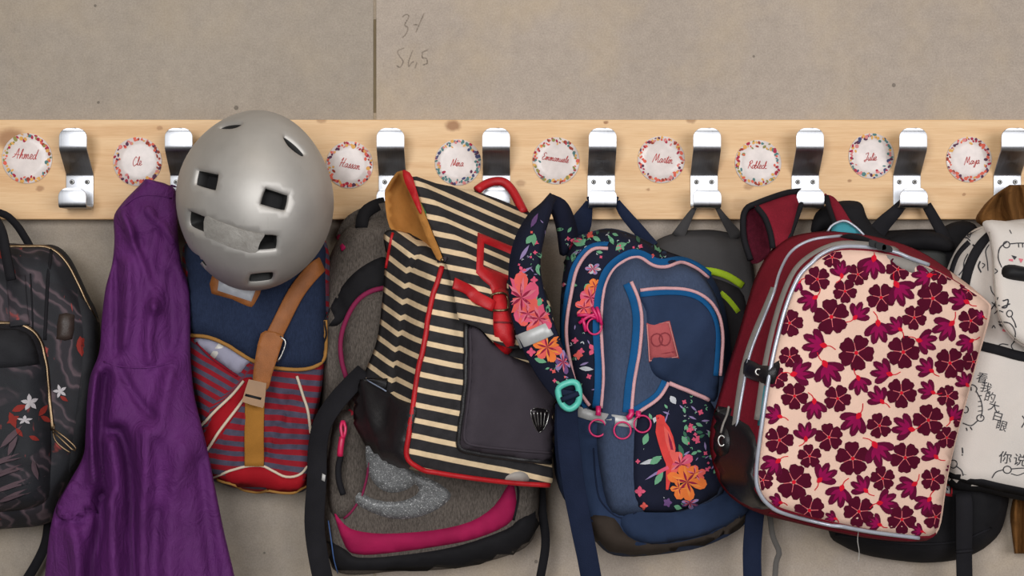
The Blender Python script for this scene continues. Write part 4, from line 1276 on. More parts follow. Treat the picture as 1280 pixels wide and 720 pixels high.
sideP = [(768, 300), (738, 308), (722, 332), (713, 368), (708, 410), (711, 442), (720, 482), (736, 510), (752, 512), (754, 440), (752, 400), (756, 362), (768, 336), (790, 322), (800, 312)]
sdG = patch('floral_side', sideP, sG, M_navyf, bagG, h=.008, edge=10, m=3)
topP = [(700, 330), (706, 306), (716, 294), (738, 290), (765, 287), (800, 298), (832, 314), (864, 326), (850, 332), (828, 333), (806, 322), (780, 318), (760, 310), (735, 312), (716, 340), (706, 380), (700, 370)]
tpG = patch('floral_top', topP, sG, M_navyf, bagG, h=.003, edge=6, m=2)
frP = [(749, 512), (753, 470), (751, 430), (750, 400), (754, 362), (764, 338), (780, 325), (797, 321), (815, 333), (832, 335), (850, 329), (870, 337), (884, 352), (898, 379), (906, 420), (907, 480), (905, 540), (908, 590), (900, 622),
       (860, 640), (800, 644), (765, 640), (752, 600), (746, 550)]
pG = patch('front_compartment', frP, sG, M_slate, bagG, h=.022, edge=16, m=3, step=9)
sG1 = Surf(bG, pG, sdG, tpG)
pan = [(800, 364), (850, 362), (880, 372), (896, 394), (901, 425), (899, 470), (893, 502), (862, 490), (836, 478), (820, 470), (812, 455), (809, 420), (808, 390)]
mG = patch('upper_pocket', pan, sG1, M_blue, bagG, h=.004, edge=8, m=3, folds=[([(820, 470), (850, 440), (880, 400)], .004, 10), ([(870, 480), (888, 440)], -.004, 8)])
lowP = [(796, 522), (812, 506), (828, 494), (836, 480), (862, 490), (888, 502), (900, 530), (904, 570), (910, 600), (896, 618), (870, 632), (840, 640), (806, 640), (794, 620), (792, 570)]
lG = patch('parrot_pocket', lowP, sG1, M_navyf, bagG, h=.006, edge=8, m=2)
sG2 = Surf(bG, pG, sdG, tpG, mG, lG)
def zipper(name, path, surf, side, parent, w=9):
    q = cr(path, 3); off = []
    for i, p in enumerate(q):
        a = q[max(i - 1, 0)]; b = q[min(i + 1, len(q) - 1)]
        dx, dy = b[0] - a[0], b[1] - a[1]; L = math.hypot(dx, dy) or 1
        off.append((p[0] - dy / L * side, p[1] + dx / L * side))
    z = sribbon(name, off[::2] + [off[-1]], surf, w, .0016, M_ztape, parent, off=.0016)
    stube('zipper_teeth', path, surf, .0024, M_zpink, z, off=.0022)
    return z
za = zipper('side_zipper', [(760, 311), (740, 313), (723, 335), (715, 368), (709, 410), (712, 442), (721, 480), (737, 506)], sG2, 5, bagG, 8)
zb_ = zipper('front_zipper', [(750, 510), (753, 470), (751, 430), (750, 400), (754, 362), (764, 338), (780, 325), (797, 320), (815, 332), (832, 334), (850, 329), (870, 337), (884, 348)], sG2, -5.5, bagG, 9)
zb_ = zb_ if False else zb_
zc = zipper('panel_zipper', [(789, 352), (798, 374), (802, 400), (799, 440), (792, 480), (789, 516)], sG2, 6, bagG, 10)
zipper('panel_zipper', [(800, 363), (850, 361), (880, 371), (897, 394), (902, 425), (899, 470)], sG2, 5, bagG, 7)
zd = zipper('pocket_zipper', [(794, 518), (814, 506), (828, 494), (835, 478)], sG2, -5, bagG, 8)
stube('pocket_trim', [(836, 479), (860, 488), (885, 501)], sG2, .003, M_zpink, bagG, off=.002)
rfl = sribbon('reflective_strip', [(722, 514), (745, 521), (775, 526), (796, 529)], sG2, 13, .0015, M_refl, bagG)
sG3 = Surf(bG, pG, sdG, tpG, mG, lG, rfl)
for z_, (sx, sy), (rx, ry) in [(zb_, (748, 512), (747, 535)), (zc, (789, 516), (778, 538)), (zd, (798, 518), (803, 530))]:
    l, n = sG3.hit(sx, sy + 3); d = -l.y
    cord('zip_slider', [(sx, sy - 4, d + .005), (sx, sy + 3, d + .007), ((sx + rx) / 2, (sy + ry) / 2 - 4, d + .007)], .0036, M_mag, z_)
    cord('pull_ring', [(rx + 10.5 * math.cos(a * math.pi / 6), ry + 10.5 * math.sin(a * math.pi / 6), d + .008) for a in range(12)], .0012, M_mag, z_, closed=True)
l, n = sG3.hit(742, 400); dq = -l.y
cord('pull_ring', [(743 + 9 * math.cos(a * math.pi / 6), 408 + 10 * math.sin(a * math.pi / 6), dq + .006) for a in range(12)], .0013, M_mag, za, closed=True)
for p0, p1 in [((722, 394), (748, 398)), ((740, 384), (748, 402)), ((724, 404), (746, 392)), ((728, 398), (732, 414)), ((746, 384), (752, 406))]:
    cord('charm_cord', [(p0[0], p0[1], dq + .006), ((p0[0] + p1[0]) / 2, (p0[1] + p1[1]) / 2 - 2, dq + .009), (p1[0], p1[1], dq + .006)], .0022, M_mag, za)
lbl = patch('woven_label', [(808, 404), (837, 401), (849, 448), (811, 453)], sG2, fabric('coral_label', (168, 82, 84), .8), bagG, h=.0015, edge=1.5, m=1)
sL = Surf(lbl); lp_ = []
for cx, cy, sg in [(821, 424, -1), (831, 423, 1)]:
    for pts in ([(cx + 7 * math.cos(t * .52) , cy + (9 if t < 6 else 7) * math.sin(t * .52)) for t in range(13)],):
        lp_ += [(q, 0, .0006) for q in line_poly(pts, 1.6)]
lp_ += [(q, 0, .0006) for q in line_poly([(813, 444), (843, 440)], 2.2)] + [(q, 1, .0006) for q in line_poly([(809, 406), (836, 403), (847, 446), (812, 451), (809, 406)], 1)]
decals('label_motif', lp_, sL, [plain('label_red', (130, 42, 50), .8), plain('label_pink', (196, 132, 126), .8)], lbl)
# print on the floral cloth
pp = []
# parrot
pp.append(([(818, 524), (820, 519), (825, 518), (830, 521), (831, 527), (828, 531), (822, 531)], BIRD, .0017))
pp.append(([(820, 529), (830, 526), (836, 534), (841, 546), (844, 560), (843, 574), (838, 584), (832, 580), (827, 568), (822, 552), (819, 540)], BIRD, .0015))
pp.append(([(829, 532), (836, 540), (842, 556), (845, 572), (842, 580), (836, 566), (831, 550)], CORAL, .0017)); pp.append(([(834, 540), (839, 552), (842, 566), (839, 566), (836, 554)], DRED, .0018))
pp.append(([(832, 578), (839, 582), (838, 600), (835, 612), (832, 612), (832, 594)], BIRD, .0015)); pp.append(([(840, 580), (846, 588), (845, 596), (840, 590)], CORAL, .0015))
pp.append(([(815, 523), (819, 521), (820, 526), (817, 529)], WHT, .0019)); pp.append(([(821, 522), (823, 521.5), (823, 523.5), (821, 523.5)], DRED, .0020))
pp.append(([(822, 588), (834, 582), (836, 586), (820, 594)], PINK, .0016)); pp.append(leaf(806, 600, 34, 3, -.55, LIL, .0012))
pp += bloom(850, 580, 17, 6, PINK, .0012, .3, .6, 1, CORAL) + bloom(858, 602, 24, 6, ORNG, .0018, .2, .42) + bloom(848, 610, 14, 4, ORNG, .0019, 1.4, .4) + bloom(868, 592, 13, 5, CORAL, .0017, .8, .5)
pp += [leaf(804, 556, 16, 8, -1.2, GRN, .0012), leaf(818, 606, 20, 8, -1.0, GRN, .0012), leaf(800, 580, 28, 6, -.25, WHT, .0012), leaf(812, 580, 18, 9, -.6, GRN, .0013), leaf(848, 555, 18, 6, 1.2, DGRN, .0012), leaf(852, 545, 14, 7, 1.0, GRN, .0012)]
pp += blossom(800, 614, 7, 4, PINK, .0013) + blossom(805, 632, 5, 4, CORAL, .0013) + blossom(834, 628, 6, 5, PLUM, .0013) + bloom(862, 628, 12, 6, LIL, .0013, .3, .4, .6, PLUM) + [leaf(842, 632, 10, 6, .3, GRN, .0013)]
pp += scatter([(838, 486), (885, 504), (898, 532), (902, 570), (900, 600), (860, 572), (846, 530)], 48, 21, smin=3, smax=7) + scatter(lowP, 34, 22, avoid=[(832, 555, 26), (855, 600, 26)], smin=2.5, smax=6)
pp += [leaf(836, 512, 26, 2, 1.9, LIL, .0013), leaf(838, 495, 12, 8, 1.0, WHT, .0013)]
decals('parrot_print', pp, sG2, PG, bagG, kind='stuff')
sp_ = scatter(topP, 46, 5, smin=3, smax=9) + scatter(sideP, 34, 6, avoid=[(738, 385, 22)], smin=3, smax=8)
sp_ += bloom(738, 372, 16, 6, PINK, .0013, .2, .55, 1.2, CORAL) + bloom(744, 358, 13, 5, ORNG, .0014, .5, .5) + bloom(741, 336, 12, 6, LIL, .0013, 0, .4, .7, WHT) + bloom(730, 385, 14, 5, CORAL, .0014, 1, .5) + [leaf(730, 362, 12, 9, -.6, GRN, .0012), leaf(724, 460, 18, 6, .1, WHT, .0012)]
sp_ += blossom(741, 437, 8, 3, PINK, .0013) + blossom(723, 444, 6, 4, CORAL, .0013)
sp_ += [leaf(712, 300, 20, 6, .1, PINK, .0014), leaf(716, 302, 16, 9, .3, GRN, .0014), leaf(705, 308, 16, 5, -.5, DRED, .0014)]
decals('flower_print', sp_, sG2, PG, bagG, kind='stuff')
# base
patch('base_panel', [(731, 650), (745, 644), (768, 648), (779, 664), (795, 676), (830, 680), (880, 670), (936, 646), (934, 657), (880, 684), (820, 693), (768, 695), (746, 678)], sG, M_brown, bagG, h=.004, edge=6, m=2)
patch('lower_panel', [(776, 648), (800, 640), (850, 640), (895, 622), (930, 612), (938, 636), (905, 660), (860, 674), (815, 680), (792, 674), (780, 664)], sG2, M_blue, bagG, h=.008, edge=12, m=2)
stube('panel_seam', [(742, 560), (745, 600), (752, 628), (776, 648), (795, 640)], sG2, .001, M_navyw, bagG, off=.0004)
# shoulder strap with reflector and buckle
s1 = strap('shoulder_strap', [(688, 249, .165, 14), (678, 262, .195, 26), (664, 292, .225, 36), (656, 328, .24, 40), (658, 365, .245, 45), (666, 402, .245, 49), (681, 440, .245, 47), (695, 468, .24, 42), (708, 492, .235, 32)], 40, .012, M_navyf, bagG, step=5, twist=(-.7, .1))
rs_ = strap('strap_rear', [(686, 249, .162, 14), (700, 262, .15, 26), (708, 285, .135, 28), (712, 315, .12, 26)], 26, .010, M_navyf, bagG, step=5, twist=(.9, .5))
sS1 = Surf(s1)
decals('strap_print', scatter([(690, 252), (700, 258), (720, 285), (724, 315), (702, 315), (700, 285)], 9, 77, smin=3, smax=7) + [leaf(712, 300, 12, 6, .3, PINK, .001)], Surf(rs_), PG, rs_, kind='stuff')
ss = []
reg = [(672, 266), (655, 296), (642, 330), (640, 370), (648, 400), (664, 448), (690, 486), (716, 486), (702, 440), (684, 385), (674, 340), (676, 300), (684, 262)]
ss += bloom(652, 372, 24, 6, PINK, .0012, .5, .5, 1.3, CORAL) + bloom(674, 398, 24, 6, PINK, .0014, .1, .55, .8, CORAL) + bloom(660, 392, 18, 5, CORAL, .0013, .8, .5) + bloom(684, 434, 22, 6, ORNG, .0014, .3, .45, 1, CORAL)
ss += bloom(704, 452, 13, 6, PLUM, .0012, .3, .4, 1.2, LIL) + [leaf(658, 305, 14, 8, -.9, GRN, .0012), leaf(668, 292, 16, 7, 1.6, GRN, .0012), leaf(672, 330, 15, 7, 1.4, GRN, .0012), leaf(664, 364, 14, 9, 1.0, GRN, .0012), leaf(676, 372, 13, 8, 1.9, GRN, .0012),
       leaf(670, 318, 14, 7, .3, GRN, .0012), leaf(684, 392, 16, 7, -1.3, GRN, .0013), leaf(668, 448, 16, 7, .3, GRN, .0012), leaf(650, 325, 22, 5, -1.0, LIL, .0012), leaf(645, 345, 24, 4, -.5, LIL, .0012), leaf(664, 285, 20, 6, -1.1, PLUM, .0012), leaf(690, 290, 12, 6, .2, LIL, .0012)]
ss += blossom(653, 338, 6, 3, PINK, .0012) + blossom(668, 350, 5, 4, PINK, .0012) + blossom(664, 440, 6, 4, PINK, .0012) + scatter(reg, 40, 33, avoid=[(655, 375, 22), (675, 400, 20), (684, 436, 18)], smin=2.5, smax=5)
decals('strap_print', ss, sS1, PG, s1, kind='stuff')
sribbon('strap_reflector', [(649, 427), (672, 418), (697, 406)], sS1, 18, .0018, M_refl, bagG, off=.002)
bk_ = cord('strap_buckle', [(698, 486, .243), (712, 478, .245), (721, 480, .245), (724, 492, .244), (722, 504, .242), (712, 511, .242), (702, 504, .242)], .0042, M_teal, bagG, closed=True)
cord('buckle_bar', [(702, 500, .247), (712, 496, .249), (723, 492, .247)], .0036, M_navyw, bk_)
strap('webbing_strap', [(712, 488, .243, 22), (709, 506, .236, 26), (710, 545, .22, 28), (716, 600, .205, 28), (726, 655, .19, 27), (735, 700, .18, 26), (742, 740, .17, 26)], 27, .0025, M_navyw, bagG)
strap('strap_wing', [(704, 505, .22, 20), (704, 540, .2, 22), (706, 575, .17, 22), (714, 600, .15, 22)], 24, .004, M_navyw, bagG)
strap('hook_loop', [(736, 252, .05, 8), (733, 262, .05, 16), (726, 280, .07, 28), (716, 298, .10, 30)], 20, .003, M_navyw, bagG, twist=(0, .2))
strap('hook_loop', [(771, 252, .05, 8), (780, 266, .05, 13), (797, 286, .065, 15), (816, 308, .09, 15)], 13, .003, M_navyw, bagG)
strap('hook_loop', [(735, 251, .05), (744, 249, .046), (762, 249, .046), (772, 251, .05)], 10, .003, M_navyw, bagG)
strap('strap_end', [(945, 630, .09), (942, 660, .085), (940, 690, .08), (941, 740, .08)], 23, .0025, M_navyw, bagG)
strap('thin_strap', [(962, 640, .05), (966, 670, .05), (974, 690, .05), (970, 704, .05), (968, 740, .05)], 7, .002, fabric('grey_webbing', (96, 92, 88)), bagG)

# ------------------------------------------------------------------ charcoal bag with lime zips behind
M_char = fabric('charcoal_nylon', (66, 64, 64), .65, .2, 10, .3, 900, wr=.8)
M_lime = fabric('lime_zip', (158, 186, 40), .6, .12)
bagH = thing('charcoal_backpack', 'charcoal nylon backpack with lime green zips, wedged behind its neighbours', 'backpack', P(876, 600, .03))
oH = [(818, 303), (846, 291), (872, 288), (900, 288), (930, 298), (942, 330), (946, 400), (946, 490), (942, 580), (910, 602), (860, 604), (828, 590), (812, 490), (808, 400), (810, 330)]
bH = body('body', [(sc(oH, .95, 876, 440), .006), (oH, .02), (sc(oH, .93, 876, 440), .038)], M_char, bagH, bulge=.008, wob=.003, folds=[([(850, 296), (880, 306), (925, 310)], .004, 7), ([(860, 320), (890, 306), (905, 296)], -.004, 5), ([(850, 330), (900, 325)], .003, 6)])
sH_ = Surf(bH)
sribbon('lime_zipper', [(870, 338), (890, 339), (910, 345), (928, 357)], sH_, 9, .004, M_lime, bagH)
sribbon('lime_zipper', [(900, 366), (910, 374), (922, 390)], sH_, 9, .004, M_lime, bagH)
patch('front_panel', [(860, 345), (890, 347), (915, 356), (930, 370), (936, 420), (936, 560), (860, 560), (850, 420)], sH_, fabric('black_panel', (40, 38, 40), .7), bagH, h=.003, edge=5, m=2)
strap('hook_loop', [(869, 259, .045, 5), (862, 270, .04, 9), (854, 284, .035, 13), (847, 296, .03, 16)], 12, .002, M_char, bagH)
strap('hook_loop', [(896, 259, .045, 5), (905, 273, .04, 9), (914, 286, .035, 13), (922, 298, .03, 17)], 12, .002, M_char, bagH)
strap('hook_loop', [(868, 258, .045), (875, 254, .044), (890, 254, .044), (897, 258, .045)], 5, .002, M_char, bagH)
# ------------------------------------------------------------------ maroon backpack with printed flower panel
M_mar = fabric('maroon_cloth', (122, 28, 42), .85, .2, 18, .35, 800, mel=.18)
M_mesh = fabric('dark_maroon_mesh', (74, 18, 32), .9, .3, 200, .8, 500)
M_blush = fabric('blush_canvas', (228, 192, 172), .85, .06, 20, .25, 900)
M_gzip = fabric('grey_zip_tape', (142, 136, 130), .75, .12, 40, .4, 600)
M_silp = plain('silver_piping', (176, 180, 190), .3, .3)
M_blackl = leather('black_coated_cloth', (25, 23, 25), .4)
M_tealc = fabric('teal_lining', (64, 140, 152), .8, .2)
bagI = thing('maroon_backpack', 'maroon school backpack with blush front panel printed with burgundy flowers', 'backpack', P(1070, 676, .18))
frI = [(1005, 336, .265), (1040, 313, .26), (1075, 310, .25), (1115, 316, .24), (1160, 332, .225), (1200, 354, .21), (1233, 376, .19), (1237, 392, .19), (1222, 450, .187), (1203, 520, .187), (1184, 600, .187), (1174, 661, .19),
       (1150, 672, .2), (1080, 663, .225), (1010, 648, .25), (965, 634, .262), (948, 616, .268), (944, 590, .27), (951, 530, .275), (962, 460, .275), (976, 400, .27), (990, 360, .268)]
bkI = [(965, 312, .13), (995, 294, .125), (1045, 289, .12), (1100, 297, .12), (1150, 314, .122), (1195, 344, .125), (1226, 370, .128), (1229, 392, .128), (1216, 450, .128), (1197, 520, .128), (1178, 600, .128), (1167, 665, .128),
       (1145, 677, .128), (1080, 672, .132), (1000, 655, .138), (945, 640, .165), (912, 620, .172), (894, 590, .172), (887, 545, .172), (900, 490, .17), (922, 420, .16), (943, 350, .145)]
bI = body('body', [(bkI, .13), (frI, .25)], M_mar, bagI, bulge=.016, m=5, mid=10, rings=16, wob=.002, seed=4,
          folds=[([(930, 440), (915, 500), (905, 540)], .006, 8), ([(990, 320), (965, 360), (950, 410)], -.003, 8), ([(945, 480), (935, 540)], -.005, 7)])
sI = Surf(bI)
remat(bI, M_blush, lambda x, y: y > 338 and x > float(np.interp(y, [330, 376, 392, 450, 520, 600, 655, 662, 690], [1178, 1214, 1222, 1208, 1189, 1170, 1160, 1172, 1172])))
panel = [(1008, 337), (1040, 315.5), (1075, 313), (1115, 319), (1160, 333.5), (1199, 355), (1231, 376.5), (1235, 392), (1220.5, 450), (1201.5, 520), (1182.5, 600), (1172.5, 659), (1149.5, 670), (1080, 660), (1012, 645), (968, 631), (952, 615), (948, 590), (955, 530), (966, 460), (980, 401), (993, 362)]
pI = patch('flower_panel', panel, sI, M_blush, bagI, h=.004, edge=6, m=3, step=12)
sI1 = Surf(bI, pI)
PI = [plain('print_burgundy', (78, 14, 36), .85, 0, .06), plain('print_wine', (140, 18, 74), .85, 0, .06), plain('print_scarlet', (204, 26, 46), .85, 0, .06), plain('print_pink_line', (216, 110, 112), .85, 0, .06), plain('print_berry', (92, 16, 48), .85, 0, .06)]
FL = [(1021.7, 349, 15), (1056, 364, 14), (1072, 343, 13), (1039, 396, 21), (1101, 372, 17), (1122, 337, 14), (1165.5, 373, 19), (1142.5, 397, 14.5), (1213, 401, 15), (987, 404, 16), (1070, 441, 21), (1128.6, 440, 19.5),
      (1187, 453.6, 18), (987, 446, 12.5), (1126.5, 491, 18), (993, 495, 16), (1046.7, 498, 16), (1184, 495, 13), (971, 472, 13), (1177, 341, 14), (1216, 452, 13), (1099, 532, 15), (1160, 525, 18.5), (974, 550, 17), (1036, 546.5, 16.5),
      (1011.6, 570, 14), (1065.6, 573, 20), (1131, 572, 18), (1183, 547, 13), (992, 602.5, 21), (1103, 598, 14.5), (1165.6, 599, 14), (1073.4, 639, 18), (1011.6, 637.5, 18), (1127, 649, 17), (1169, 646, 15), (1210, 363, 12), (954, 600, 12), (1040, 322, 12), (1202, 527, 10)]
TU = [(1052, 346, -100, 20), (1092.5, 321.6, 105, 27), (1020, 371, 150, 23), (1119, 354, 55, 29), (1163, 344, 165, 23), (1209, 378, 205, 24), (1067.5, 398, -50, 22), (1097, 402, 85, 27), (1126, 412.5, 215, 20), (1190.5, 403, 140, 27),
      (1146.7, 425, 10, 24), (1031, 432, 190, 28), (990, 468, -15, 27), (1030, 453, 65, 30), (1113, 468, 200, 25), (1165, 464, 210, 21), (1072, 471, 75, 22), (1215, 425, 150, 20), (1167, 491, 205, 20), (1209, 482, 235, 18), (1103, 503, 230, 22),
      (1017.5, 500, 90, 24), (976, 521, 200, 20), (1074, 518, 125, 28), (1140.5, 537, 195, 26), (1188, 524, -50, 20), (1007, 550, -95, 22), (973.7, 575, 140, 24), (1092, 554, 60, 30), (1170.5, 572, 225, 22), (1023, 601, -45, 25),
      (1052.5, 608, 110, 26), (1083, 614, 225, 22), (1144, 604, 150, 24), (1097.6, 628.7, -10, 24), (1162, 623, 130, 22), (1100.5, 656, 200, 18), (976.6, 628, 190, 16), (1045, 648, 190, 14), (1192, 588, 200, 10), (1153, 664, 190, 14), (1000, 352, 130, 14), (1229, 396, 200, 10)]
pd = []; rnd = random.Random(11)
def petal5(cx, cy, r, a, o):
    pts = []
    for u, v in [(.1, 0), (.3, .24), (.62, .42), (.88, .40), (.98, .22), (.93, .04), (1.0, -.14), (.9, -.38), (.62, -.42), (.3, -.24)]:
        pts.append((cx + r * (u * math.cos(a) - v * math.sin(a)), cy + r * (u * math.sin(a) + v * math.cos(a))))
    return (pts, 0, o)
for i, (x, y, r) in enumerate(FL):
    a0 = rnd.uniform(0, 1.25)
    for k in range(5): pd.append(petal5(x, y, r * 1.08, a0 + k * 1.2566 + rnd.uniform(-.06, .06), .0008))
    for k in range(5):
        a = a0 + (k + .5) * 1.2566
        pd += [(q, 3, .0010) for q in line_poly([(x + 2 * math.cos(a), y + 2 * math.sin(a)), (x + r * .6 * math.cos(a), y + r * .6 * math.sin(a))], .8)]
    pd.append(([(x + r * .13 * math.cos(t), y + r * .13 * math.sin(t)) for t in [j * 1.047 for j in range(6)]], 2, .0012))
for x, y, ang, L in TU:
    a = math.radians(ang)
    for k, (da, ll) in enumerate([(-.82, .9), (.82, .9), (-.27, 1.05), (.28, 1.08)]):
        p, m_, o = lobe(x, y, L * ll, L * .38, a + da, 4, .0008 + .00004 * k)
        pd.append((p, 4, o))
        p, m_, o = leaf(x + L * .12 * math.cos(a), y + L * .12 * math.sin(a), L * ll * .68, L * .19, a + da * .92, 1, .0010 + .00004 * k); pd.append((p, 1, o))
    pd.append(leaf(x - L * .12 * math.cos(a), y - L * .12 * math.sin(a), L * .38, L * .26, a, 2, .0013))
    sdir = a + math.pi + rnd.uniform(-.7, .7); e = rnd.choice([-.5, .5])
    st_ = [(x, y), (x + L * .25 * math.cos(sdir), y + L * .25 * math.sin(sdir)), (x + L * .5 * math.cos(sdir + e * .5), y + L * .5 * math.sin(sdir + e * .5))]
    pd += [(q, 2, .0009) for q in line_poly(cr(st_, 3), 1.1)]
up_ = panel[:10] + [(1154, 700), (1000, 700), (968, 640), (952, 615)] + panel[17:]
dn_ = [(1008, 300), (1233.5, 300)] + panel[10:]
pd2 = []
for p_, m_, o_ in pd:
    p_ = clip_poly(p_, up_ if sum(q[1] for q in p_) / len(p_) < 560 else [(940, 380), (1219, 384)] + panel[10:18])
    if len(p_) > 2: pd2.append((p_, m_, o_))
decals('flower_print', pd2, sI1, PI, pI, kind='stuff')
loopI = [p[:2] for p in frI]
stube('silver_piping', [(1160, 331), (1115, 316), (1075, 310), (1040, 313), (1006, 336), (991, 360), (977, 400), (963, 460), (952, 530), (945, 590), (949, 616), (966, 634), (1010, 648), (1080, 663), (1148, 672)], sI, .0026, M_silp, bagI, off=.002)
sribbon('front_zipper', [(1120, 312), (1075, 305), (1040, 307), (1003, 328), (985, 356), (970, 400), (957, 458), (947, 525)], sI, 10, .0025, M_gzip, bagI)
0 and stube('panel_edge_cord', [(1160, 333), (1200, 355), (1233, 377), (1237, 392), (1222, 450), (1203, 520), (1184, 600), (1174, 661)], sI, .0014, M_blush, bagI, off=.001)
patch('grey_corner_trim', [(1108, 319), (1132, 323), (1158, 334.5), (1168, 340), (1158, 343), (1143, 342), (1127, 336), (1115, 327)], sI1, M_gzip, bagI, h=.002, edge=2, m=2)
cord('trim_rivet', [(1127, 325, .259), (1127, 325, .263)], .0028, M_silverm, bagI)
sribbon('side_zipper', [(968, 360), (958, 385), (943, 420), (931, 458), (924, 500), (919, 540)], sI, 11, .0025, M_gzip, bagI)
stube('side_piping', [(1052, 296), (1015, 301), (990, 315), (976, 340), (968, 368), (953, 405), (938, 445), (930, 485), (924, 520), (920, 548)], sI, .002, M_silp, bagI, off=.0015)
patch('base_panel', [(893, 506), (906, 516), (936, 532), (947, 560), (945, 595), (952, 622), (962, 635), (940, 634), (912, 616), (892, 585), (886, 545)], sI, M_blackl, bagI, h=.003, edge=5, m=2)
sribbon('bottom_piping', [(962, 640), (1010, 654), (1080, 668), (1145, 675)], sI, 5, .002, M_mar, bagI)
patch('teal_pocket_lining', [(951, 482), (958, 482), (955, 510), (950, 532), (947, 532), (949, 505)], sI, M_tealc, bagI, h=.002, edge=2, m=1)
ct = patch('compression_tab', [(935, 449), (950, 456), (964, 457), (974, 450), (973, 470), (966, 480), (950, 478), (933, 471), (931, 462)], sI, M_blackl, bagI, h=.004, edge=3, m=2, off=.003)
def ring(name, px, py, d, r, mat, parent, thick=.0012):
    return cord(name, [(px + r * math.cos(a * math.pi / 5), py + r * math.sin(a * math.pi / 5), d) for a in range(10)], thick, mat, parent, closed=True)
d_ = -Surf(ct).at(948, 465).y
ring('snap_button', 948, 465, d_ + .001, 3.6, M_silverm, bagI, .0014)
sb = Surf(bI, [c for c in bagI.children if c.name.startswith('base_panel')][0])
tb = patch('side_tab', [(896, 534), (906, 532), (912, 548), (910, 566), (900, 570), (893, 556)], sb, M_blackl, bagI, h=.004, edge=3, m=2)
d_ = -Surf(tb).at(902, 551).y
cord('snap_button', [(902 + 4.2 * math.cos(a * math.pi / 5), 551 + 6.5 * math.sin(a * math.pi / 5), d_ + .001) for a in range(10)], .0015, M_silverm, bagI, closed=True)
cord('tab_cord', [(901, 541, d_ + .002), (904, 530, d_ + .003), (909, 518, d_ + .004), (911, 508, d_ + .008)], .0014, M_gzip, bagI)
# shoulder straps hooked over the prong
strap('shoulder_strap', [(1003, 243, .05, 12), (996, 250, .06, 30), (975, 262, .10, 50), (962, 280, .125, 48), (968, 306, .135, 40)], 34, .012, M_mar, bagI, twist=(-.3, .3)) if False else None
def sheet2(name, pts, mat, **k): return sheet(name, pts, mat, bagI, **k)
sheet2('shoulder_strap', [(1002, 240, .052), (985, 243, .065), (962, 250, .09), (944, 257, .115), (948, 262, .122), (956, 276, .128), (962, 296, .13), (966, 312, .13), (984, 302, .13), (990, 285, .11), (997, 262, .075), (1003, 248, .055)], M_mar, thick=.012, bulge=.008, edge=12)
sheet2('strap_mesh_lining', [(944, 258, .112), (935, 262, .108), (930, 272, .105), (932, 300, .105), (940, 330, .115), (962, 318, .128), (962, 298, .126), (955, 276, .122)], M_mesh, thick=.01, bulge=-.008, edge=10)
cord('strap_binding', [(1001, 239, .055), (984, 241, .066), (962, 248, .09), (944, 255, .113), (934, 260, .112), (929, 272, .11), (930, 298, .11), (938, 325, .118)], .0042, M_blackweb, bagI)
cord('strap_binding', [(946, 259, .124), (956, 272, .132), (963, 292, .135), (966, 310, .134)], .004, M_blackweb, bagI)
cord('strap_binding', [(1003, 250, .058), (997, 268, .08), (989, 290, .11), (986, 300, .125)], .004, M_blackweb, bagI)
sheet2('shoulder_strap', [(1032, 244, .052), (1042, 246, .06), (1052, 258, .08), (1062, 274, .10), (1072, 290, .12), (1060, 292, .12), (1046, 284, .105), (1040, 266, .08), (1034, 254, .06)], M_mar, thick=.01, bulge=.005, edge=8)
cord('strap_binding', [(1033, 246, .06), (1036, 258, .075), (1042, 276, .1), (1048, 290, .115)], .0036, M_blackweb, bagI)
strap('hook_band', [(1000, 245, .052), (1006, 250, .047), (1018, 250, .046), (1030, 250, .047), (1035, 246, .052)], 11, .004, M_mar, bagI)
sheet2('teal_hang_tag', [(1040, 283, .11), (1046, 278, .112), (1058, 278, .114), (1070, 285, .118), (1079, 293, .122), (1060, 294, .122), (1041, 293, .12)], M_tealc, thick=.003, bulge=.006, edge=6, m=2)
cord('tag_piping', [(1034, 290, .118), (1041, 281, .118), (1056, 276, .12), (1070, 284, .124), (1080, 294, .128)], .0015, M_silp, bagI)
cord('grab_handle', [(1054, 306, .14), (1052, 300, .16), (1060, 296, .175), (1075, 298, .19), (1090, 304, .21), (1102, 309, .24)], .0042, M_blackweb, bagI)
for hx_, hy_, dd_ in [(1092, 304, .245), (1101, 307, .248), (1109, 310, .248)]:
    slab('handle_clip', [(hx_ - 5, hy_ - 4), (hx_ + 5, hy_ - 2), (hx_ + 6, hy_ + 5), (hx_ - 5, hy_ + 4)], dd_, dd_ + .01, M_plastic, bagI, m=3)
cord('loose_thread', [(1073, 664, .2), (1072, 676, .2), (1074, 690, .2), (1073, 702, .2)], .0005, plain('white_thread', (170, 166, 160), .7), bagI)

# ------------------------------------------------------------------ black backpack behind
bagJ = thing('black_backpack', 'plain black backpack hanging behind the maroon and white backpacks', 'backpack', P(1150, 702, .04))
oJ = [(1060, 300), (1110, 288), (1180, 288), (1228, 305), (1250, 380), (1259, 480), (1262, 590), (1258, 640), (1245, 672), (1205, 697), (1150, 703), (1090, 696), (1052, 682), (1035, 664), (1030, 600), (1030, 480), (1040, 370)]
bJ = body('body', [(sc(oJ, .95, 1150, 500), .006), (oJ, .025), (sc(oJ, .98, 1150, 500), .05), (sc(oJ, .92, 1150, 502), .068)], M_black, bagJ, bulge=.008, wob=.004, seed=8,
          folds=[([(1225, 620), (1230, 650), (1225, 680)], .008, 6), ([(1150, 676), (1190, 678), (1240, 660)], -.004, 5), ([(1175, 620), (1185, 660)], -.006, 6)])
sJ = Surf(bJ)
stube('base_seam', [(1045, 668), (1100, 676), (1150, 680), (1200, 676), (1238, 660)], sJ, .0018, M_blackweb, bagJ, off=.001)
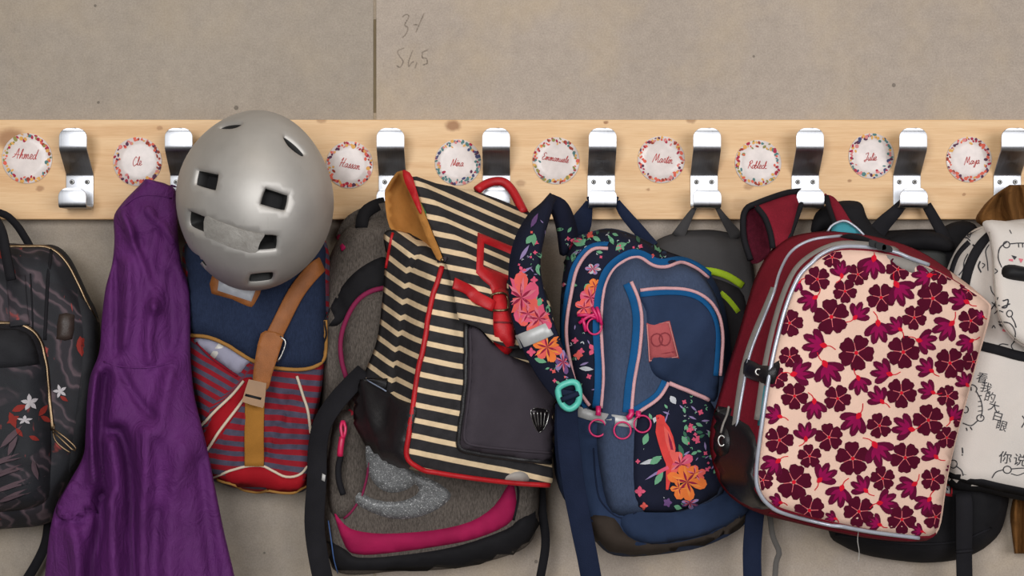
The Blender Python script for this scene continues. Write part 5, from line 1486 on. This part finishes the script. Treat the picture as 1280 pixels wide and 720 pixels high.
strap('webbing_strap', [(1204, 617, .088, 20), (1205, 630, .092, 21), (1205, 660, .09, 21), (1205, 690, .082, 20), (1206, 740, .07, 20)], 20, .003, M_blackweb, bagJ)
cord('strap_fold', [(1195, 690, .088), (1205, 689, .09), (1216, 688, .088)], .0022, M_blackweb, bagJ)
tgJ = patch('red_label', [(1178, 604), (1191, 606), (1190, 621), (1177, 619)], sJ, plain('red_label', (176, 36, 44), .6), bagJ, h=.003, edge=1, m=1)
patch('label_mark', [(1182, 607), (1187, 608), (1187, 617), (1181, 616)], Surf(tgJ), plain('label_grey', (176, 172, 170), .6), tgJ, h=.0004, edge=1, m=1)
sheet('shoulder_strap', [(1015, 292, .05), (1016, 275, .045), (1024, 262, .042), (1046, 252, .042), (1068, 251, .045), (1078, 256, .05), (1084, 272, .055), (1098, 290, .065), (1118, 304, .075), (1090, 310, .075), (1060, 300, .06), (1040, 285, .05)], M_black, bagJ, thick=.01, bulge=.01, edge=10)
sheet('shoulder_strap', [(1095, 310, .075), (1118, 296, .08), (1148, 289, .085), (1176, 292, .085), (1192, 304, .08), (1188, 314, .08), (1160, 312, .085), (1130, 312, .085)], M_black, bagJ, thick=.012, bulge=.014, edge=9)
sheet('shoulder_strap', [(1168, 300, .05), (1182, 282, .045), (1205, 276, .045), (1222, 285, .05), (1216, 310, .06), (1190, 318, .06)], M_black, bagJ, thick=.012, bulge=.008, edge=9)
strap('hook_loop', [(1130, 253, .047, 12), (1118, 266, .05, 16), (1104, 280, .055, 20), (1090, 298, .065, 24)], 18, .004, M_blackweb, bagJ)
strap('hook_loop', [(1158, 256, .047, 12), (1166, 270, .05, 13), (1176, 288, .06, 14), (1184, 304, .075, 14)], 14, .004, M_blackweb, bagJ)
strap('hook_loop', [(1129, 252, .047), (1136, 250, .045), (1150, 250, .045), (1159, 252, .047)], 10, .003, M_blackweb, bagJ)
patch('grey_front_panel', [(1128, 312), (1160, 310), (1182, 318), (1180, 345), (1150, 340), (1130, 326)], sJ, fabric('dark_grey_cloth', (66, 66, 64)), bagJ, h=.003, edge=4, m=2)

# ------------------------------------------------------------------ brown jacket on the last hook
M_brownj = crinkle('mustard_brown_cotton', (112, 74, 34), .8)
jk = thing('brown_jacket', 'mustard brown jacket hanging on the end hook behind the white backpack', 'jacket', P(1300, 690, .04))
rowsL = [(231, 1262, 1284, .07), (240, 1248, 1300, .07), (250, 1236, 1312, .066), (262, 1226, 1324, .06), (278, 1221, 1332, .055), (300, 1262, 1338, .05), (330, 1280, 1340, .03), (420, 1288, 1350, .02), (560, 1288, 1352, .02), (610, 1270, 1352, .02), (640, 1263, 1351, .02), (660, 1264, 1350, .02), (692, 1268, 1345, .02)]
drape('jacket_body', rowsL, M_brownj, jk, .004, .022, [([(1262, 232), (1262, 250), (1268, 275)], .014, 5), ([(1252, 246), (1248, 262), (1250, 275)], -.02, 6), ([(1240, 248), (1230, 262), (1226, 275)], .01, 5),
      ([(1272, 236), (1274, 256), (1278, 275)], -.012, 4), ([(1270, 610), (1268, 650)], .012, 5), ([(1276, 620), (1275, 690)], -.016, 3)], nu=40, nv=110)
cord('hanging_loop', [(1256, 244, .06), (1262, 252, .048), (1274, 252, .048), (1280, 244, .06)], .002, M_brownj, jk)

# ------------------------------------------------------------------ white doodle backpack
M_white = fabric('off_white_nylon', (206, 198, 190), .75, .06, 8, .25, 900, wr=.3)
M_dink = plain('doodle_ink', (44, 44, 50), .8)
M_blush2 = plain('doodle_pink', (206, 104, 116), .8)
bagK = thing('white_backpack', 'off-white backpack printed with black bear doodles and handwritten characters, black trim', 'backpack', P(1320, 612, .09))
oK = [(1226, 284), (1280, 274), (1360, 274), (1420, 290), (1450, 340), (1462, 430), (1462, 540), (1452, 616), (1400, 629), (1330, 631), (1280, 626), (1230, 615), (1184, 604), (1176, 540), (1172, 450), (1176, 370), (1186, 330), (1202, 302)]
def dK(o, d): return [(p[0], p[1], d - max(0, 1240 - p[0]) * .0003) for p in o]
bK = body('body', [(sc(oK, .96, 1320, 450), .088 - .012), (oK, .084), (dK(sc(oK, .985, 1320, 450), .11), .11), (dK(sc(oK, .90, 1322, 450), .13), .13)], M_white, bagK, bulge=.01, wob=.003, seed=2, m=5, rings=14)
sK = Surf(bK)
remat(bK, M_black, lambda x, y: y > 9 + float(np.interp(x, [1180, 1230, 1280, 1330, 1400, 1460], [587, 599, 611, 615, 613, 602])))
fK = sheet('top_flap', [(1228, 280, .13), (1240, 275, .131), (1290, 280, .13), (1370, 282, .13), (1400, 300, .14), (1398, 390, .165), (1380, 432, .168), (1330, 446, .168), (1285, 436, .168), (1262, 420, .168), (1248, 396, .165), (1242, 360, .16), (1240, 320, .15), (1236, 296, .14)], M_white, bagK, thick=.004, bulge=.012, edge=14)
sK1 = Surf(bK, fK)
sribbon('side_zipper', [(1250, 286), (1234, 297), (1218, 318), (1208, 345), (1204, 372)], sK, 12, .003, M_blackweb, bagK)
sribbon('side_zipper', [(1212, 303), (1198, 318), (1190, 340), (1186, 362)], sK, 8, .003, M_blackweb, bagK)
sribbon('pocket_zipper', [(1180, 418), (1222, 431), (1250, 438), (1280, 446), (1340, 452), (1420, 448)], sK1, 12, .004, M_blackweb, bagK, off=.001) if False else sribbon('pocket_zipper', [(1180, 418), (1222, 431), (1250, 438), (1280, 446), (1340, 452), (1420, 448)], sK, 12, .004, M_blackweb, bagK)
patch('base_band', [(1184, 588), (1230, 599), (1280, 610), (1330, 615), (1400, 613), (1450, 602), (1450, 610), (1400, 622), (1330, 625), (1280, 620), (1230, 609), (1188, 598)], sK, M_black, bagK, h=.002, edge=3, m=2)
bkk = patch('flap_buckle', [(1252, 338), (1256, 332), (1268, 331), (1290, 336), (1312, 340), (1312, 356), (1290, 353), (1266, 350), (1254, 346)], sK1, M_plastic, bagK, h=.01, edge=4, m=2)
stube('flap_edge_seam', [(1237, 290), (1242, 320), (1244, 360), (1250, 394), (1264, 417), (1286, 432), (1330, 441)], sK1, .0012, plain('cream_thread', (150, 142, 132), .8), bagK, off=.0005)
dl = []
def ink(pts, w=1.3, mi=0, closed=False, m=4):
    q = cr(pts, m, closed)
    if closed: q = q + [q[0]]
    for z in line_poly([p[:2] for p in q], w): dl.append((z, mi, .0009))
def oval(cx, cy, rx, ry, w=1.2, mi=0): ink([(cx + rx * math.cos(a * math.pi / 4), cy + ry * math.sin(a * math.pi / 4)) for a in range(8)], w, mi, True, 3)
# round bear head on the flap with blush cheeks
ink([(1252, 334), (1248, 322), (1250, 310), (1258, 303)]); oval(1258, 306, 4, 4); ink([(1262, 305), (1275, 304), (1290, 305)])
dl.append(([(1264, 319), (1271, 321), (1268, 325)], 0, .001)); dl.append(([(1261, 324), (1266, 324), (1266, 327), (1261, 326)], 1, .001)); dl.append(([(1273, 323), (1279, 324), (1276, 329)], 1, .001))
for x in (1273, 1278): ink([(x, 305), (x + .3, 309)], 1.2)
ink([(1238, 358), (1240, 365), (1246, 372)]); ink([(1225, 327), (1223, 333), (1226, 340)], 2.0); ink([(1228, 329), (1231, 331), (1228, 335)], 1.2); ink([(1244, 336), (1247, 339), (1244, 342)], 1.2)
ink([(1196, 305), (1200, 299), (1208, 297), (1213, 301)]); ink([(1207, 291), (1212, 297), (1214, 291)], 1.2); ink([(1210, 318), (1206, 326), (1204, 336), (1199, 344)]); ink([(1236, 306), (1232, 314), (1234, 326), (1235, 338)])
# bear lying above the zip
ink([(1248, 402), (1262, 404), (1269, 414), (1268, 426), (1264, 432), (1267, 438)]); ink([(1245, 434), (1252, 430), (1260, 431)]); dl.append(([(1253, 411), (1258, 412), (1257, 415), (1253, 414)], 1, .001))
dl.append(([(1248, 405), (1253, 405), (1254, 408), (1250, 408)], 0, .001)); ink([(1240, 410), (1242, 407), (1244, 410)], 1.2); oval(1262, 392, 3.5, 4); ink([(1264, 396), (1268, 403), (1270, 409)])
ink([(1240, 378), (1246, 384)], 1.4); ink([(1246, 376), (1238, 388)], 1.4); ink([(1248, 372), (1244, 380), (1250, 382)], 1.2); ink([(1254, 376), (1260, 375), (1258, 384), (1253, 384), (1262, 380)], 1.6); ink([(1243, 392), (1248, 388), (1254, 390)], 1.2)
# bear beside the vertical writing
ink([(1210, 483), (1216, 481), (1221, 485), (1220, 490)]); ink([(1221, 490), (1226, 500), (1228, 512), (1226, 522)]); oval(1225.5, 522.5, 4.5, 4); ink([(1222, 526), (1214, 532), (1204, 529)]); oval(1207, 512, 3.5, 4); ink([(1214, 484), (1214, 488)], 1.4)
for y in (495, 502, 508, 514): ink([(1223, y), (1227, y - .5)], 1.1)
ink([(1208, 535), (1209, 538)], 1.4); ink([(1213, 534), (1215, 537)], 1.4); ink([(1203, 560), (1203.5, 566)], 1.6); ink([(1203, 568), (1203, 569)], 1.4)
oval(1192, 580, 4.5, 5); ink([(1196, 583), (1202, 588), (1204, 594)]); oval(1259, 587, 5, 4.5); ink([(1240, 597), (1245, 590), (1254, 587)]); ink([(1264, 586), (1280, 585), (1296, 587)]); ink([(1264, 592), (1272, 594), (1280, 591)], 1.1)
ink([(1278, 520), (1281, 526), (1277, 534)]); ink([(1262, 288), (1264, 292)], 1.1)
# hidden-from-here half of the bag carries the same doodles
for ox, oy in [(1370, 520), (1420, 480), (1340, 560)]:
    oval(ox, oy, 22, 17); oval(ox - 16, oy - 14, 5, 5); oval(ox + 16, oy - 14, 5, 5); ink([(ox - 3, oy + 2), (ox, oy + 4), (ox + 3, oy + 2)])
sK2 = Surf(bK, fK)
decals('doodle_print', dl, sK2, [M_dink, M_blush2], bagK, kind='stuff')
def glyphs(text, px, py, size, ang, adv, name):
    """printed characters along a slanted line"""
    V = []; Fc = []
    for i, ch in enumerate(text):
        cu = bpy.data.curves.new('glyph', 'FONT'); cu.body = ch; cu.size = 1.0; cu.resolution_u = 2; cu.align_x = 'CENTER'; cu.align_y = 'CENTER'
        ob = bpy.data.objects.new('glyph', cu); COL.objects.link(ob)
        dg = bpy.context.evaluated_depsgraph_get(); me = bpy.data.meshes.new_from_object(ob.evaluated_get(dg))
        bpy.data.objects.remove(ob); bpy.data.curves.remove(cu)
        cx, cy = px + adv[0] * i, py + adv[1] * i; b = len(V)
        for v in me.vertices:
            x, y = v.co.x * size, -v.co.y * size
            V.append(sK2.at(cx + x * math.cos(ang) - y * math.sin(ang), cy + x * math.sin(ang) + y * math.cos(ang), .001))
        Fc += [tuple(b + k for k in p.vertices) for p in me.polygons]
        bpy.data.meshes.remove(me)
    return mk(name, V, Fc, M_dink, bagK, smooth=False)
glyphs('看我的大白眼', 1227.5, 473.5, 14.5, .28, (4.9, 11.9), 'handwritten_lettering')
glyphs('你说', 1256.5, 573, 16.5, .12, (18, 3), 'handwritten_lettering')
strap('hook_loop', [(1290, 286, .085), (1284, 272, .052), (1274, 263, .046), (1260, 263, .046), (1252, 272, .05)], 9, .003, M_blackweb, bagK)
